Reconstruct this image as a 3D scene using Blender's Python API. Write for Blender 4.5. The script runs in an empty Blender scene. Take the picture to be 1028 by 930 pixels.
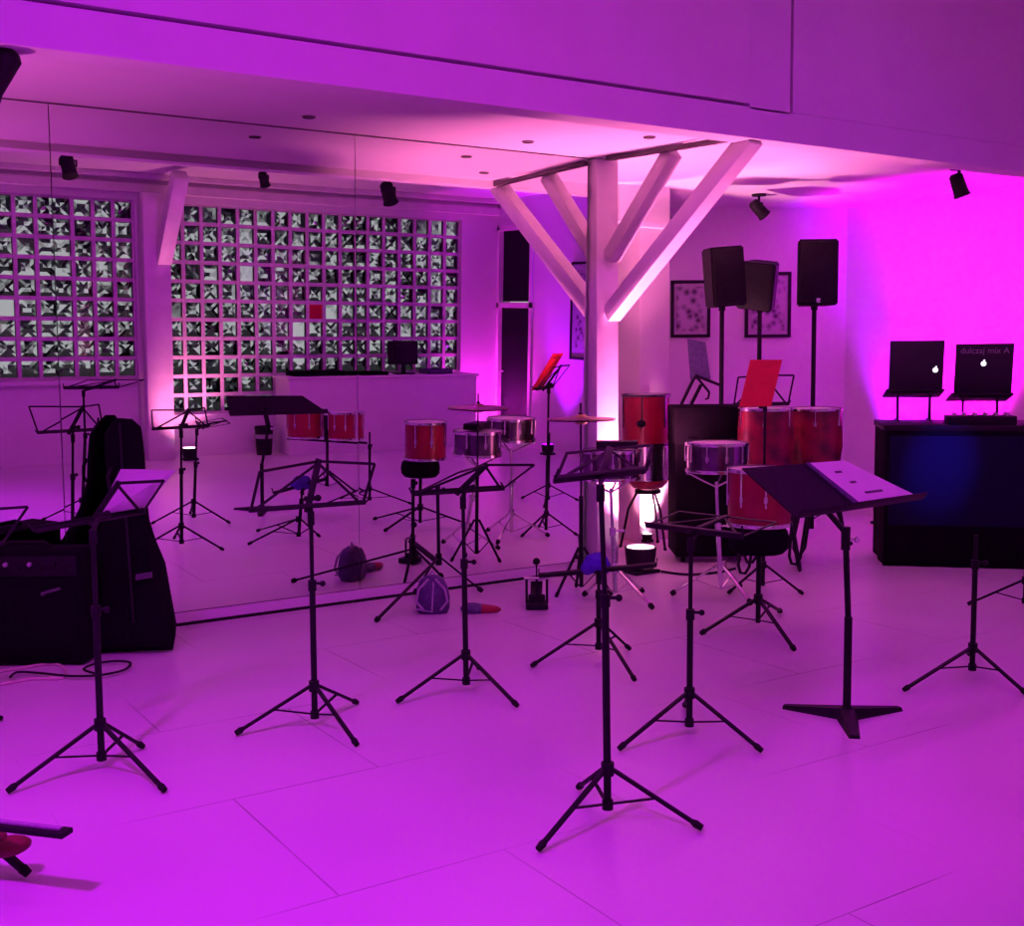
import bpy, bmesh, math, random
from mathutils import Vector, Matrix
random.seed(7)
sc = bpy.context.scene
COL = sc.collection
rad = math.radians
V = Vector

# ------------------------------------------------------------------ camera
F_PX, YAW, PITCH, ROLL, CAM_H = 1169.9, rad(32.877), rad(5.365), rad(-.527), 1.5
FW = V((math.sin(YAW)*math.cos(PITCH), math.cos(YAW)*math.cos(PITCH), -math.sin(PITCH)))
RT = V((math.cos(YAW), -math.sin(YAW), 0))
UP = RT.cross(FW)
R_ = math.cos(ROLL)*RT + math.sin(ROLL)*UP
U_ = math.cos(ROLL)*UP - math.sin(ROLL)*RT
EYE = V((0, 0, CAM_H))
cd = bpy.data.cameras.new('camera')
cd.sensor_width = 36; cd.lens = 36*F_PX/1028; cd.clip_start = .02; cd.clip_end = 200
cam = bpy.data.objects.new('camera', cd); COL.objects.link(cam)
cam.matrix_world = Matrix(((R_.x, U_.x, -FW.x, EYE.x), (R_.y, U_.y, -FW.y, EYE.y), (R_.z, U_.z, -FW.z, EYE.z), (0, 0, 0, 1)))
sc.camera = cam

def ray(x, y): return FW + R_*((x-514)/F_PX) - U_*((y-465)/F_PX)
def onz(x, y, z=0.):
    d = ray(x, y); return EYE + d*((z-CAM_H)/d.z)
def ond(x, y, dep): return EYE + ray(x, y)*dep
def depth(p): return (V(p)-EYE).dot(FW)
def ony(x, y, Y):
    d = ray(x, y); return EYE + d*(Y/d.y)
def onx(x, y, X):
    d = ray(x, y); return EYE + d*(X/d.x)

# ------------------------------------------------------------------ materials
def mat(name, col, rough=.5, metal=0., spec=.5, emit=None, es=0., trans=0., ior=1.45, coat=0.):
    m = bpy.data.materials.new(name); m.use_nodes = True
    b = m.node_tree.nodes['Principled BSDF']
    b.inputs['Base Color'].default_value = (*col, 1)
    b.inputs['Roughness'].default_value = rough
    b.inputs['Metallic'].default_value = metal
    b.inputs['Specular IOR Level'].default_value = spec
    b.inputs['IOR'].default_value = ior
    b.inputs['Transmission Weight'].default_value = trans
    b.inputs['Coat Weight'].default_value = coat
    if emit:
        b.inputs['Emission Color'].default_value = (*emit, 1); b.inputs['Emission Strength'].default_value = es
    return m
def noisy(m, scale, c1, c2, bump=0., detail=4, rough=None):
    """procedural variation of colour (and a little relief) for a material"""
    nt = m.node_tree; b = nt.nodes['Principled BSDF']
    tc = nt.nodes.new('ShaderNodeTexCoord'); n = nt.nodes.new('ShaderNodeTexNoise')
    n.inputs['Scale'].default_value = scale; n.inputs['Detail'].default_value = detail
    nt.links.new(tc.outputs['Object'], n.inputs['Vector'])
    r = nt.nodes.new('ShaderNodeValToRGB')
    r.color_ramp.elements[0].position = .35; r.color_ramp.elements[1].position = .65
    r.color_ramp.elements[0].color = (*c1, 1); r.color_ramp.elements[1].color = (*c2, 1)
    nt.links.new(n.outputs['Fac'], r.inputs['Fac']); nt.links.new(r.outputs['Color'], b.inputs['Base Color'])
    if bump:
        bp = nt.nodes.new('ShaderNodeBump'); bp.inputs['Strength'].default_value = bump; bp.inputs['Distance'].default_value = .004
        nt.links.new(n.outputs['Fac'], bp.inputs['Height']); nt.links.new(bp.outputs['Normal'], b.inputs['Normal'])
    if rough:
        mr = nt.nodes.new('ShaderNodeMapRange'); mr.inputs['To Min'].default_value = rough[0]; mr.inputs['To Max'].default_value = rough[1]
        nt.links.new(n.outputs['Fac'], mr.inputs['Value']); nt.links.new(mr.outputs['Result'], b.inputs['Roughness'])
    return m
M = {}
M['wall'] = noisy(mat('wall_paint', (.78, .77, .78), .75, spec=.3), 3, (.76, .75, .76), (.80, .79, .80), .05)
M['ceil'] = noisy(mat('ceiling_paint', (.78, .77, .78), .7, spec=.3), 2, (.76, .75, .76), (.79, .78, .79), .03)
M['wood'] = noisy(mat('painted_timber', (.8, .77, .77), .5), 6, (.74, .71, .71), (.83, .80, .80), .15)
M['lath'] = noisy(mat('dark_painted_lath', (.12, .1, .1), .6), 6, (.10, .08, .085), (.14, .12, .125), .1)
M['black'] = noisy(mat('black_metal', (.010, .007, .013), .5, spec=.22), 40, (.008, .006, .010), (.013, .010, .016))
M['blackp'] = noisy(mat('black_plastic', (.012, .01, .014), .6, spec=.25), 60, (.010, .008, .012), (.016, .013, .018), .1)
M['cloth'] = noisy(mat('black_cloth', (.006, .005, .008), .95, spec=.08), 90, (.004, .003, .006), (.009, .007, .011), .3)
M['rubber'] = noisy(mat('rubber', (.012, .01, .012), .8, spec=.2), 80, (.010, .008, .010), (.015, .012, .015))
M['chrome'] = noisy(mat('chrome', (.75, .74, .76), .18, 1.), 20, (.70, .69, .71), (.80, .79, .81))
M['red'] = noisy(mat('red_lacquer', (.3, .004, .03), .35, coat=.3), 9, (.25, .003, .024), (.34, .005, .034))
M['shell'] = noisy(mat('dark_mirror_shell', (.16, .13, .17), .22, .9), 12, (.12, .10, .13), (.2, .17, .21))
M['conga'] = noisy(mat('worn_red_lacquer', (.3, .004, .03), .4, coat=.2), 7, (.07, .003, .02), (.32, .005, .04))
M['redp'] = noisy(mat('red_folder_card', (.6, .008, .03), .6), 12, (.56, .007, .026), (.64, .010, .034))
M['skin'] = noisy(mat('drum_skin', (.6, .57, .55), .6), 12, (.55, .52, .5), (.65, .62, .6))
M['paper'] = noisy(mat('sheet_paper', (.82, .82, .84), .7, spec=.2), 8, (.79, .79, .81), (.84, .84, .86))
M['matb'] = noisy(mat('grey_mat_board', (.42, .41, .43), .8), 20, (.39, .38, .4), (.45, .44, .46))
M['ink'] = mat('printed_ink', (.12, .11, .13), .7)
M['brown'] = noisy(mat('brown_red_leather', (.16, .03, .03), .5), 14, (.12, .02, .02), (.2, .04, .035))
M['blue'] = noisy(mat('blue_violet_cloth', (.09, .05, .5), .85, spec=.2), 30, (.07, .035, .42), (.11, .06, .56), .3)
M['bagcloth'] = noisy(mat('slate_nylon', (.09, .08, .16), .7), 40, (.07, .06, .13), (.11, .10, .19), .3)
M['strap'] = noisy(mat('grey_webbing', (.38, .36, .42), .7), 60, (.34, .32, .38), (.42, .40, .46))
M['greymark'] = mat('grey_print', (.32, .31, .34), .6)
M['dimmark'] = mat('dim_grey_print', (.10, .095, .11), .7)
M['cord'] = noisy(mat('pale_cord', (.65, .6, .5), .6), 30, (.6, .55, .46), (.7, .65, .54))
M['brass'] = noisy(mat('cymbal_bronze', (.35, .22, .12), .35, 1.), 30, (.3, .18, .1), (.4, .26, .14))
M['glow'] = mat('lit_emblem', (.9, .9, .95), .4, emit=(.95, .95, 1.), es=1.5)
M['screen'] = mat('dark_glass', (.004, .004, .007), .3, spec=.12)
M['mirror'] = mat('mirror_silver', (.90, .89, .90), .0, 1.)
M['frost'] = noisy(mat('white_laminate', (.75, .74, .75), .45), 4, (.73, .72, .73), (.77, .76, .77))
M['mortar'] = noisy(mat('pale_mortar', (.62, .6, .6), .85), 25, (.57, .55, .55), (.66, .64, .64), .3)
M['glass'] = mat('block_glass', (.93, .95, .96), .04, trans=1., ior=1.45)
M['redglass'] = mat('red_block_glass', (.5, .01, .02), .2, ior=1.45)
M['art'] = mat('print_art', (.5, .5, .5), .6)
def art():
    nt = M['art'].node_tree; b = nt.nodes['Principled BSDF']
    tc = nt.nodes.new('ShaderNodeTexCoord'); v = nt.nodes.new('ShaderNodeTexVoronoi'); v.inputs['Scale'].default_value = 15
    r = nt.nodes.new('ShaderNodeValToRGB'); r.color_ramp.elements[0].color = (.05, .045, .06, 1); r.color_ramp.elements[1].color = (.42, .40, .43, 1)
    r.color_ramp.elements[0].position = .12; r.color_ramp.elements[1].position = .62
    nt.links.new(tc.outputs['Object'], v.inputs['Vector']); nt.links.new(v.outputs['Distance'], r.inputs['Fac']); nt.links.new(r.outputs['Color'], b.inputs['Base Color'])
art()
def lens(name, c, s):
    return mat(name, c, .3, emit=c, es=s)
# floor: pale slabs in running bond, thin dark joints
def floor_mat():
    m = mat('slab_floor', (.7, .69, .7), .3, spec=.5)
    nt = m.node_tree; b = nt.nodes['Principled BSDF']; N = nt.nodes.new; L = nt.links.new
    tc = N('ShaderNodeTexCoord'); mp = N('ShaderNodeMapping'); mp.inputs['Location'].default_value = (-1.28+.545*4, -2.03+.857*8, 0)
    L(tc.outputs['Object'], mp.inputs['Vector'])
    br = N('ShaderNodeTexBrick'); br.offset = .5; br.squash = 1
    br.inputs['Scale'].default_value = 1; br.inputs['Brick Width'].default_value = 1.09; br.inputs['Row Height'].default_value = .857
    br.inputs['Mortar Size'].default_value = .0035; br.inputs['Mortar Smooth'].default_value = .3
    L(mp.outputs['Vector'], br.inputs['Vector'])
    n1 = N('ShaderNodeTexNoise'); n1.inputs['Scale'].default_value = 1.1; n1.inputs['Detail'].default_value = 1
    L(tc.outputs['Object'], n1.inputs['Vector'])
    r1 = N('ShaderNodeValToRGB'); r1.color_ramp.elements[0].color = (.67, .66, .67, 1); r1.color_ramp.elements[1].color = (.73, .72, .73, 1)
    r1.color_ramp.elements[0].position = .3; r1.color_ramp.elements[1].position = .7
    L(n1.outputs['Fac'], r1.inputs['Fac'])
    n2 = N('ShaderNodeTexNoise'); n2.inputs['Scale'].default_value = .9; n2.inputs['Detail'].default_value = 2
    L(tc.outputs['Object'], n2.inputs['Vector'])
    r2 = N('ShaderNodeMapRange'); r2.inputs['From Min'].default_value = .42; r2.inputs['From Max'].default_value = .6; r2.inputs['To Max'].default_value = .75
    L(n2.outputs['Fac'], r2.inputs['Value'])
    mul = N('ShaderNodeMath'); mul.operation = 'MULTIPLY'; L(br.outputs['Fac'], mul.inputs[0]); L(r2.outputs['Result'], mul.inputs[1])
    mx = N('ShaderNodeMix'); mx.data_type = 'RGBA'; L(mul.outputs[0], mx.inputs['Factor']); L(r1.outputs['Color'], mx.inputs['A']); mx.inputs['B'].default_value = (.16, .14, .16, 1)
    L(mx.outputs['Result'], b.inputs['Base Color'])
    return m
M['floor'] = floor_mat()

# ------------------------------------------------------------------ mesh builder
def basis(d):
    d = d.normalized(); a = V((0, 0, 1)) if abs(d.z) < .95 else V((1, 0, 0))
    u = a.cross(d).normalized(); return u, d.cross(u)
class MB:
    def __init__(s): s.bm = bmesh.new()
    def ring(s, c, u, v, r, n): return [s.bm.verts.new(c + u*(r*math.cos(2*math.pi*i/n)) + v*(r*math.sin(2*math.pi*i/n))) for i in range(n)]
    def bridge(s, A, B):
        n = len(A)
        for i in range(n): s.bm.faces.new((A[i], A[(i+1) % n], B[(i+1) % n], B[i]))
    def box(s, c, size, ax=None, bev=0.):
        """box centred at c; ax = (x axis, y axis, z axis) unit vectors"""
        X, Y, Z = ax or (V((1, 0, 0)), V((0, 1, 0)), V((0, 0, 1)))
        c = V(c); a, b, d = size[0]/2, size[1]/2, size[2]/2
        vs = [s.bm.verts.new(c + X*(a*i) + Y*(b*j) + Z*(d*k)) for i in (-1, 1) for j in (-1, 1) for k in (-1, 1)]
        fs = [(0, 1, 3, 2), (4, 6, 7, 5), (0, 4, 5, 1), (2, 3, 7, 6), (0, 2, 6, 4), (1, 5, 7, 3)]
        f = [s.bm.faces.new([vs[i] for i in q]) for q in fs]
        if bev: bmesh.ops.bevel(s.bm, geom=list({e for q in f for e in q.edges}), offset=bev, segments=2, affect='EDGES', profile=.5)
        return s
    def bar(s, p, q, w, h, side=None, bev=0.):
        """rectangular bar from p to q, w along `side`, h across"""
        p, q = V(p), V(q); d = (q-p).normalized()
        sd = (side - d*side.dot(d)).normalized() if side is not None else basis(d)[0]
        return s.box((p+q)/2, ((q-p).length, w, h), (d, sd, d.cross(sd)), bev)
    def cyl(s, p, q, r, r2=None, n=14):
        p, q = V(p), V(q); u, v = basis(q-p); r2 = r if r2 is None else r2
        A, B = s.ring(p, u, v, r, n), s.ring(q, u, v, r2, n); s.bridge(A, B)
        s.bm.faces.new(A[::-1]); s.bm.faces.new(B); return s
    def tube(s, pts, r, n=8):
        pts = [V(p) for p in pts]; prev = None; u = None
        for i, p in enumerate(pts):
            d = (pts[min(i+1, len(pts)-1)] - pts[max(i-1, 0)]).normalized()
            if u is None: u = basis(d)[0]
            u = (u - d*u.dot(d)).normalized(); v = d.cross(u)
            k = s.ring(p, u, v, r[i] if isinstance(r, list) else r, n)
            if prev: s.bridge(prev, k)
            else: s.bm.faces.new(k[::-1])
            prev = k
        s.bm.faces.new(prev); return s
    def lathe(s, prof, c, ax=None, n=28, cap=True):
        """prof = [(radius, height)...] along ax from c"""
        c = V(c); ax = (ax or V((0, 0, 1))).normalized(); u, v = basis(ax); rings = []
        for r, h in prof: rings.append(s.ring(c + ax*h, u, v, max(r, 1e-4), n))
        for a, b in zip(rings, rings[1:]): s.bridge(a, b)
        if cap: s.bm.faces.new(rings[0][::-1]); s.bm.faces.new(rings[-1])
        return s
    def ball(s, c, r, sx=1, sy=1, sz=1, n=12):
        b = bmesh.ops.create_uvsphere(s.bm, u_segments=n, v_segments=max(6, n*2//3), radius=r)
        for v in b['verts']: v.co = V(c) + V((v.co.x*sx, v.co.y*sy, v.co.z*sz))
        return s
    def slab(s, quad, t):
        """solid of thickness t built down from a (roughly planar) polygon"""
        q = [V(p) for p in quad]; nrm = (q[1]-q[0]).cross(q[2]-q[0]).normalized()
        A = [s.bm.verts.new(p) for p in q]; B = [s.bm.verts.new(p - nrm*t) for p in q]
        s.bridge(A, B); s.bm.faces.new(A[::-1]); s.bm.faces.new(B); return s
    def build(s, name, m, parent=None, loc=None, base=None, sub=0, smooth=True):
        o_loc = V((0, 0, 0))
        if parent is not None:
            o_loc = V(parent.get('_w', (0, 0, 0)))
        elif loc is not None: o_loc = V(loc)
        if o_loc.length: bmesh.ops.translate(s.bm, verts=s.bm.verts, vec=-o_loc)
        bmesh.ops.recalc_face_normals(s.bm, faces=s.bm.faces)
        me = bpy.data.meshes.new(name); s.bm.to_mesh(me); s.bm.free()
        me.materials.append(m if not isinstance(m, str) else M[m])
        if smooth: me.shade_smooth(); me.set_sharp_from_angle(angle=rad(38))
        o = bpy.data.objects.new(name, me); COL.objects.link(o)
        if parent is not None:
            o.parent = parent; o['_w'] = tuple(o_loc)
        else:
            o.location = o_loc; o['_w'] = tuple(o_loc)
        if sub:
            md = o.modifiers.new('round', 'SUBSURF'); md.levels = sub; md.render_levels = sub
        return o
def thing(name, label, cat, loc, group=None):
    o = bpy.data.objects.new(name, None); COL.objects.link(o); o.empty_display_size = .1
    o.location = V(loc); o['_w'] = tuple(loc)
    return tag(o, label, cat, group)
def tag(o, label, cat, group=None):
    o['label'] = label; o['category'] = cat
    if group: o['group'] = group
    return o
def struct(o): o['kind'] = 'structure'; return o
def plab(o, t): o['label'] = t; return o
def text_mesh(name, body, size, m, pos, X, Y, parent, ext=.0008):
    cu = bpy.data.curves.new(name, 'FONT'); cu.body = body; cu.size = size; cu.extrude = ext; cu.align_x = 'CENTER'; cu.align_y = 'CENTER'
    t = bpy.data.objects.new(name+'_tmp', cu); COL.objects.link(t)
    dg = bpy.context.evaluated_depsgraph_get(); me = bpy.data.meshes.new_from_object(t.evaluated_get(dg))
    bpy.data.objects.remove(t)
    Z = X.cross(Y); w = V(parent['_w'])
    me.transform(Matrix.Translation(V(pos)-w) @ Matrix(((X.x, Y.x, Z.x, 0), (X.y, Y.y, Z.y, 0), (X.z, Y.z, Z.z, 0), (0, 0, 0, 1))))
    me.materials.clear(); me.materials.append(M[m])
    o = bpy.data.objects.new(name, me); COL.objects.link(o); o.parent = parent; return o

# ================================================================== THE SETTING
YM, TILT = 6.42, .023           # mirror foot line, lean of the mirrors towards the room
XR, YW = 8.4, -.85              # right wall, glass-block wall
XL = -2.6
b = MB(); b.box(((XL+XR)/2, 4.6, -.05), (XR-XL+1.2, 12.4, .1)); struct(b.build('floor', 'floor', smooth=False))
# low sloping ceiling between mirror wall and mezzanine front, and low ceiling of the right zone
b = MB(); b.slab([(XL, 4.98, 2.745), (4.76, 4.98, 2.745), (4.76, 6.62, 2.80), (XL, 6.62, 2.80)][::-1], .08); struct(b.build('ceiling', 'ceil', smooth=False))
b = MB(); b.slab([(4.76, 4.98, 2.79), (XR+.3, 4.98, 2.79), (XR+.3, 10.4, 2.79), (4.76, 10.4, 2.79)][::-1], .08); struct(b.build('ceiling', 'ceil', smooth=False))
# tall void above the players, soffit over the glass wall
b = MB(); b.box(((XL+XR)/2, 2.0, 4.25), (XR-XL+1, 6.6, .1)); struct(b.build('ceiling', 'ceil', smooth=False))
b = MB(); b.box(((XL+XR)/2, .3, 3.72), (XR-XL, 2.3, 1.0)); struct(b.build('ceiling', 'ceil', smooth=False))
# mezzanine front (bulkhead): beam, stile, recessed panels
b = MB()
yb0, yb1 = 4.90, 5.06
b.box(((XL+XR)/2, (yb0+yb1)/2, 2.785), (XR-XL, yb1-yb0, .17))
b.box((4.94, (yb0+yb1)/2, 3.53), (.315, yb1-yb0, 1.34)); b.box(((XL+XR)/2, yb1-.02, 3.53), (XR-XL, .03, 1.34))
struct(b.build('wall_mezzanine', 'wall', smooth=False))
b = MB(); b.box(((XL+4.785)/2, 4.98, 3.545), (4.785-XL, .16, 1.31)); struct(b.build('trim_1', 'wall', smooth=False))
b = MB(); b.box(((5.132+XR)/2, 4.985, 3.54), (XR-5.132, .15, 1.33)); struct(b.build('trim_2', 'wall', smooth=False))
# mirror wall behind the mirrors, and its return
b = MB(); b.box(((XL+4.72)/2, 6.56, 1.45), (4.72-XL, .2, 2.9)); struct(b.build('wall_mirror', 'wall', smooth=False))
b = MB(); b.box((4.85, 8.5, 1.45), (.1, 4.0, 2.9)); struct(b.build('wall_return', 'wall', smooth=False))
b = MB(); b.box(((XL+4.72)/2, 6.42, .035), (4.72-XL, .05, .07)); struct(b.build('baseboard_mirror', 'wall', smooth=False))
b = MB(); b.box(((XL+4.72)/2, 6.392, .008), (4.72-XL, .014, .016)); struct(b.build('skirting_shadow_strip', 'rubber', smooth=False))  # dark strip stands for the shadow line at the skirting's foot
# right wall with its dark door, slanted back wall, left wall
DY0, DY1, DZ = -.74, .12, 2.87
b = MB()
b.box((XR+.1, (DY1+7.5)/2+.0, 2.1), (.2, 7.5-DY1+.5, 4.3)) if False else None
b.box((XR+.1, (DY1+8.2)/2, 2.1), (.2, 8.2-DY1, 4.3)); b.box((XR+.1, (DY0-1.2)/2, 2.1), (.2, DY0+1.2, 4.3)); b.box((XR+.1, (DY0+DY1)/2, (DZ+4.25)/2), (.2, DY1-DY0, 4.25-DZ))
struct(b.build('wall_right', 'wall', smooth=False))
d = V((8.4, 7.35, 0)) - V((4.8, 9.32, 0)); dn = d.normalized(); nn = V((-dn.y, dn.x, 0))
mid = (V((8.6, 7.24, 0)) + V((4.7, 9.375, 0)))/2 + nn*.08
b = MB(); b.box((mid.x, mid.y, 1.45), (4.6, .16, 2.9), (dn, nn, V((0, 0, 1)))); struct(b.build('wall_back', 'wall', smooth=False))
b = MB(); b.box((XL-.1, 2.8, 2.1), (.2, 8, 4.3)); struct(b.build('wall_left', 'wall', smooth=False))
def backw(x, y, off=0.):
    """point of the back wall seen at pixel x, y, `off` metres in front of it"""
    p0 = V((8.4, 7.35, 0)) - nn*off; r = ray(x, y); t = (p0-EYE).dot(nn)/r.dot(nn); return EYE + r*t
# door (glazed, night behind) in the right wall
dr = thing('door_1', 'tall black glazed door with a white crossbar, in the right wall beside the glass blocks', 'door', (XR, (DY0+DY1)/2, 0)); dr['kind'] = 'structure'
b = MB()
for y in (DY0+.03, DY1-.03): b.box((XR+.02, y, DZ/2), (.08, .06, DZ))
b.box((XR+.02, (DY0+DY1)/2, DZ-.03), (.08, DY1-DY0, .06)); b.box((XR+.02, (DY0+DY1)/2, 1.83), (.08, DY1-DY0, .07))
b.build('frame', 'wood', dr, smooth=False)
b = MB(); b.box((XR+.06, (DY0+DY1)/2, (1.86+DZ)/2), (.02, DY1-DY0-.1, DZ-1.9)); b.build('pane', 'screen', dr, smooth=False)
b = MB(); b.box((XR+.06, (DY0+DY1)/2, .92), (.04, DY1-DY0-.1, 1.76)); pn = b.build('door_leaf', 'screen', dr, smooth=False)
b = MB(); b.cyl((XR+.03, DY0+.12, .95), (XR-.03, DY0+.12, .95), .012); b.cyl((XR-.03, DY0+.12, .95), (XR-.03, DY0+.24, .95), .01); b.build('door_handle', 'chrome', pn)

# glass-block wall: low wall, lintel with ridges, post, two fields of blocks
ZT = 2.93
b = MB()
b.box(((XL+3.75)/2, YW, .46), (3.75-XL, .2, .92)); b.box(((XL+3.75)/2, YW+.13, .90), (3.75-XL, .1, .045))
b.box(((4.06+XR)/2, YW, .245), (XR-4.06, .2, .49)); b.box(((XL+XR)/2, YW, 3.6), (XR-XL, .2, 1.34))
b.box((8.12, YW, 1.71), (.56, .2, 2.44)); b.box((3.91, YW, 1.465), (.34, .2, 2.93))
struct(b.build('wall_glass_block', 'wall', smooth=False))
b = MB(); b.box(((XL+XR)/2, YW+.13, 3.06), (XR-XL, .08, .10), bev=.01); struct(b.build('trim_3', 'wood', smooth=False))
b = MB(); b.box(((XL+XR)/2, YW+.16, 3.19), (XR-XL, .14, .06), bev=.01); struct(b.build('trim_4', 'wood', smooth=False))
b = MB(); b.box(((XL+3.74)/2, YW+.113, .035), (3.74-XL, .025, .07)); b.box(((4.08+XR)/2, YW+.113, .035), (XR-4.08, .025, .07)); struct(b.build('baseboard_glass_block', 'wall', smooth=False))
def blocks(n, x0, nx, z0, nz, red=None):
    w = thing('window_%d' % n, 'field of square glass blocks in pale mortar' + (' left of the timber post' if n == 1 else ' right of the timber post above the counter'), 'window', (x0, YW, z0)); w['kind'] = 'structure'
    P = .221; g = MB(); gl = MB(); rd = MB()
    for i in range(nx+1): g.box((x0+i*P, YW, z0+nz*P/2), (.044, .09, nz*P))
    for k in range(nz+1): g.box((x0+nx*P/2, YW, z0+k*P), (nx*P, .086, .044))
    for i in range(nx):
        for k in range(nz):
            cx, cz = x0+(i+.5)*P, z0+(k+.5)*P; h = .091
            if red == (i, k): rd.box((cx, YW, cz), (2*h, .075, 2*h), bev=.006); continue
            t = gl.bm; yo, yi = YW-.04, YW+.04
            q = 4; ins = [[t.verts.new((cx-h+2*h*u/q, yi, cz-h+2*h*v/q)) for v in (0, q)] for u in (0, q)]
            amp = random.choice((.008, .014, .02, .026)) if random.random() > .07 else .001
            gr = [[t.verts.new((cx-h+2*h*u/q, yo + (random.uniform(0, amp)*2 if 0 < u < q and 0 < v < q else 0), cz-h+2*h*v/q)) for v in range(q+1)] for u in range(q+1)]
            t.faces.new((ins[0][0], ins[1][0], ins[1][1], ins[0][1]))
            for u in range(q):
                for v in range(q):
                    A, B_, C, D = gr[u][v], gr[u+1][v], gr[u+1][v+1], gr[u][v+1]
                    if (u < q//2) == (v < q//2): t.faces.new((A, B_, C)); t.faces.new((A, C, D))
                    else: t.faces.new((A, B_, D)); t.faces.new((B_, C, D))
            e = [[gr[u][0] for u in range(q+1)], [gr[q][v] for v in range(q+1)], [gr[u][q] for u in range(q, -1, -1)], [gr[0][v] for v in range(q, -1, -1)]]
            cn = [ins[0][0], ins[1][0], ins[1][1], ins[0][1]]
            for k4 in range(4): t.faces.new([cn[k4], cn[(k4+1) % 4]] + e[k4][::-1])
    g.build('mortar_grid', 'mortar', w, smooth=False); gl.build('glass_blocks', 'glass', w, smooth=False)
    if red: plab(rd.build('red_block', 'redglass', w, smooth=False), 'single red block')
    else: rd.bm.free()
blocks(1, 3.74-28*.221, 28, .935, 9)
blocks(2, 4.08, 17, .495, 11, (8, 5))
# ground outside
b = MB(); b.box((3, -13, -.3), (60, 24, .2)); struct(b.build('ground_outside', noisy(mat('asphalt', (.05, .05, .06), .8), 6, (.04, .04, .045), (.06, .06, .07)), smooth=False))

# posts with braces
def timber_post(label, x0, x1, y0, y1, ztop, braces, side):
    t = thing('timber_post', label, 'post', ((x0+x1)/2, (y0+y1)/2, 0))
    b = MB(); b.box(((x0+x1)/2, (y0+y1)/2, ztop/2), (x1-x0, y1-y0, ztop), bev=.008); b.build('post', 'wood', t)
    for p, q, w, h in braces:
        b = MB(); b.bar(p, q, w, h, V((1, 0, 0)), .006); b.build('brace', 'wood', t)
    return t
px = 4.825
PX0, PX1 = ony(599, 300, 6.30).x, ony(621, 300, 6.30).x; px = (PX0+PX1)/2 + .02
timber_post('white timber post with two slanted braces at the mirror\'s right end', PX0, PX1, 6.30, 6.47, 2.785,
    [((px, 6.29, 1.755), (px, 4.97, 2.725), .105, .115), ((px, 6.29, 2.135), (px, 5.66, 2.74), .10, .095)], 1)
timber_post('white timber post with one brace, set in the glass-block wall', 3.76, 4.06, YW+.215, YW+.36, 3.0,
    [((3.98, YW+.34, 2.26), (3.95, YW+1.1, 3.14), .16, .15)], 1)
b = MB(); b.bar((4.80, 6.22, 2.772), (4.80, 5.06, 2.722), .05, .026, V((1, 0, 0))); tag(b.build('ceiling_batten', 'lath', loc=(4.80, 5.6, 2.74)), 'thin dark batten along the ceiling edge above the braced white post', 'batten')
# pilaster in the right rear
pp = onz(657, 543, 0)
b = MB(); b.box((pp.x, pp.y+.15, 1.23), (.30, .30, 2.46), bev=.006); b.box((pp.x, pp.y+.15, 2.485), (.36, .36, .05), bev=.006); struct(b.build('wall_pier', 'wall'))
b = MB(); b.box((pp.x-.05, pp.y+.20, 2.65), (.5, .28, .28)); struct(b.build('trim_5', 'wall', smooth=False))

# mirrors: three tall panels, leaning a hair towards the room
def mirror(label, x0, x1, yaw, grp):
    z0, z1 = .075, 2.782; t = thing('wall_mirror_panel', label, 'mirror', ((x0+x1)/2, YM, z0), grp)
    def P(x, z, o=0.): return V((x, YM - TILT*z + (x-(x0+x1)/2)*yaw - o, z))
    g = .002
    b = MB(); b.slab([P(x0+g, z0), P(x1-g, z0), P(x1-g, z1), P(x0+g, z1)], -.005); o = b.build('mirror_glass', 'mirror', t, smooth=False)
    b = MB(); b.bar(P(x0, z1+.004, -.002), P(x1, z1+.004, -.002), .014, .008); b.bar(P(x0, z0-.003, -.002), P(x1, z0-.003, -.002), .014, .008); b.build('edge_rail', 'lath', t)
    return t
mirror('left mirror panel on the mirror wall, cut by the photo\'s edge', -.35, 1.325, 0, 'mirror panels')
mirror('middle mirror panel, behind the black gig bag and music stands', 1.325, 3.03, .0043, 'mirror panels')
mirror('right mirror panel ending against the white timber post', 3.03, 4.725, -.0050, 'mirror panels')

# ================================================================== MUSIC STANDS
def third(base, feet):
    """remaining foot of a tripod of which one or two feet are known"""
    base = V(base).to_2d(); fs = [V(f).to_2d()-base for f in feet]; R = sum(f.length for f in fs)/len(fs)
    if len(fs) == 3: return feet
    if len(fs) == 1:
        a = math.atan2(fs[0].y, fs[0].x); out = [a, a+2.094, a-2.094]
        return [base.to_3d() + V((R*math.cos(k), R*math.sin(k), 0)) for k in out]
    s = -(fs[0].normalized()+fs[1].normalized()); s.normalize()
    return [V(f) for f in feet] + [(base + s*R).to_3d()]
def tripod(t, base, feet, hubz, m='black', leg_r=.0075, strut=True, foot=.013):
    base = V(base)
    for f in feet:
        f = V((f[0], f[1], 0)); out = (f-base); out.z = 0; o = out.normalized()
        a = V((base.x, base.y, hubz)) + o*.018; e = f + V((0, 0, foot+.002))
        b = MB(); b.bar(a, e, leg_r*2.2, leg_r*1.5, bev=.002); lg = b.build('leg', m, t)
        d = (e-a).normalized()
        b = MB(); b.tube([e - d*.035, e - d*.02, e + d*.004], [.008, foot, foot*.8], 10); b.build('rubber_foot', 'rubber', lg)
        if strut:
            q = a + (e-a)*.5; lo = V((base.x, base.y, .055)) + o*.014
            b = MB(); b.bar(lo, q, .012, .005); b.build('strut', m, t)
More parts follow.
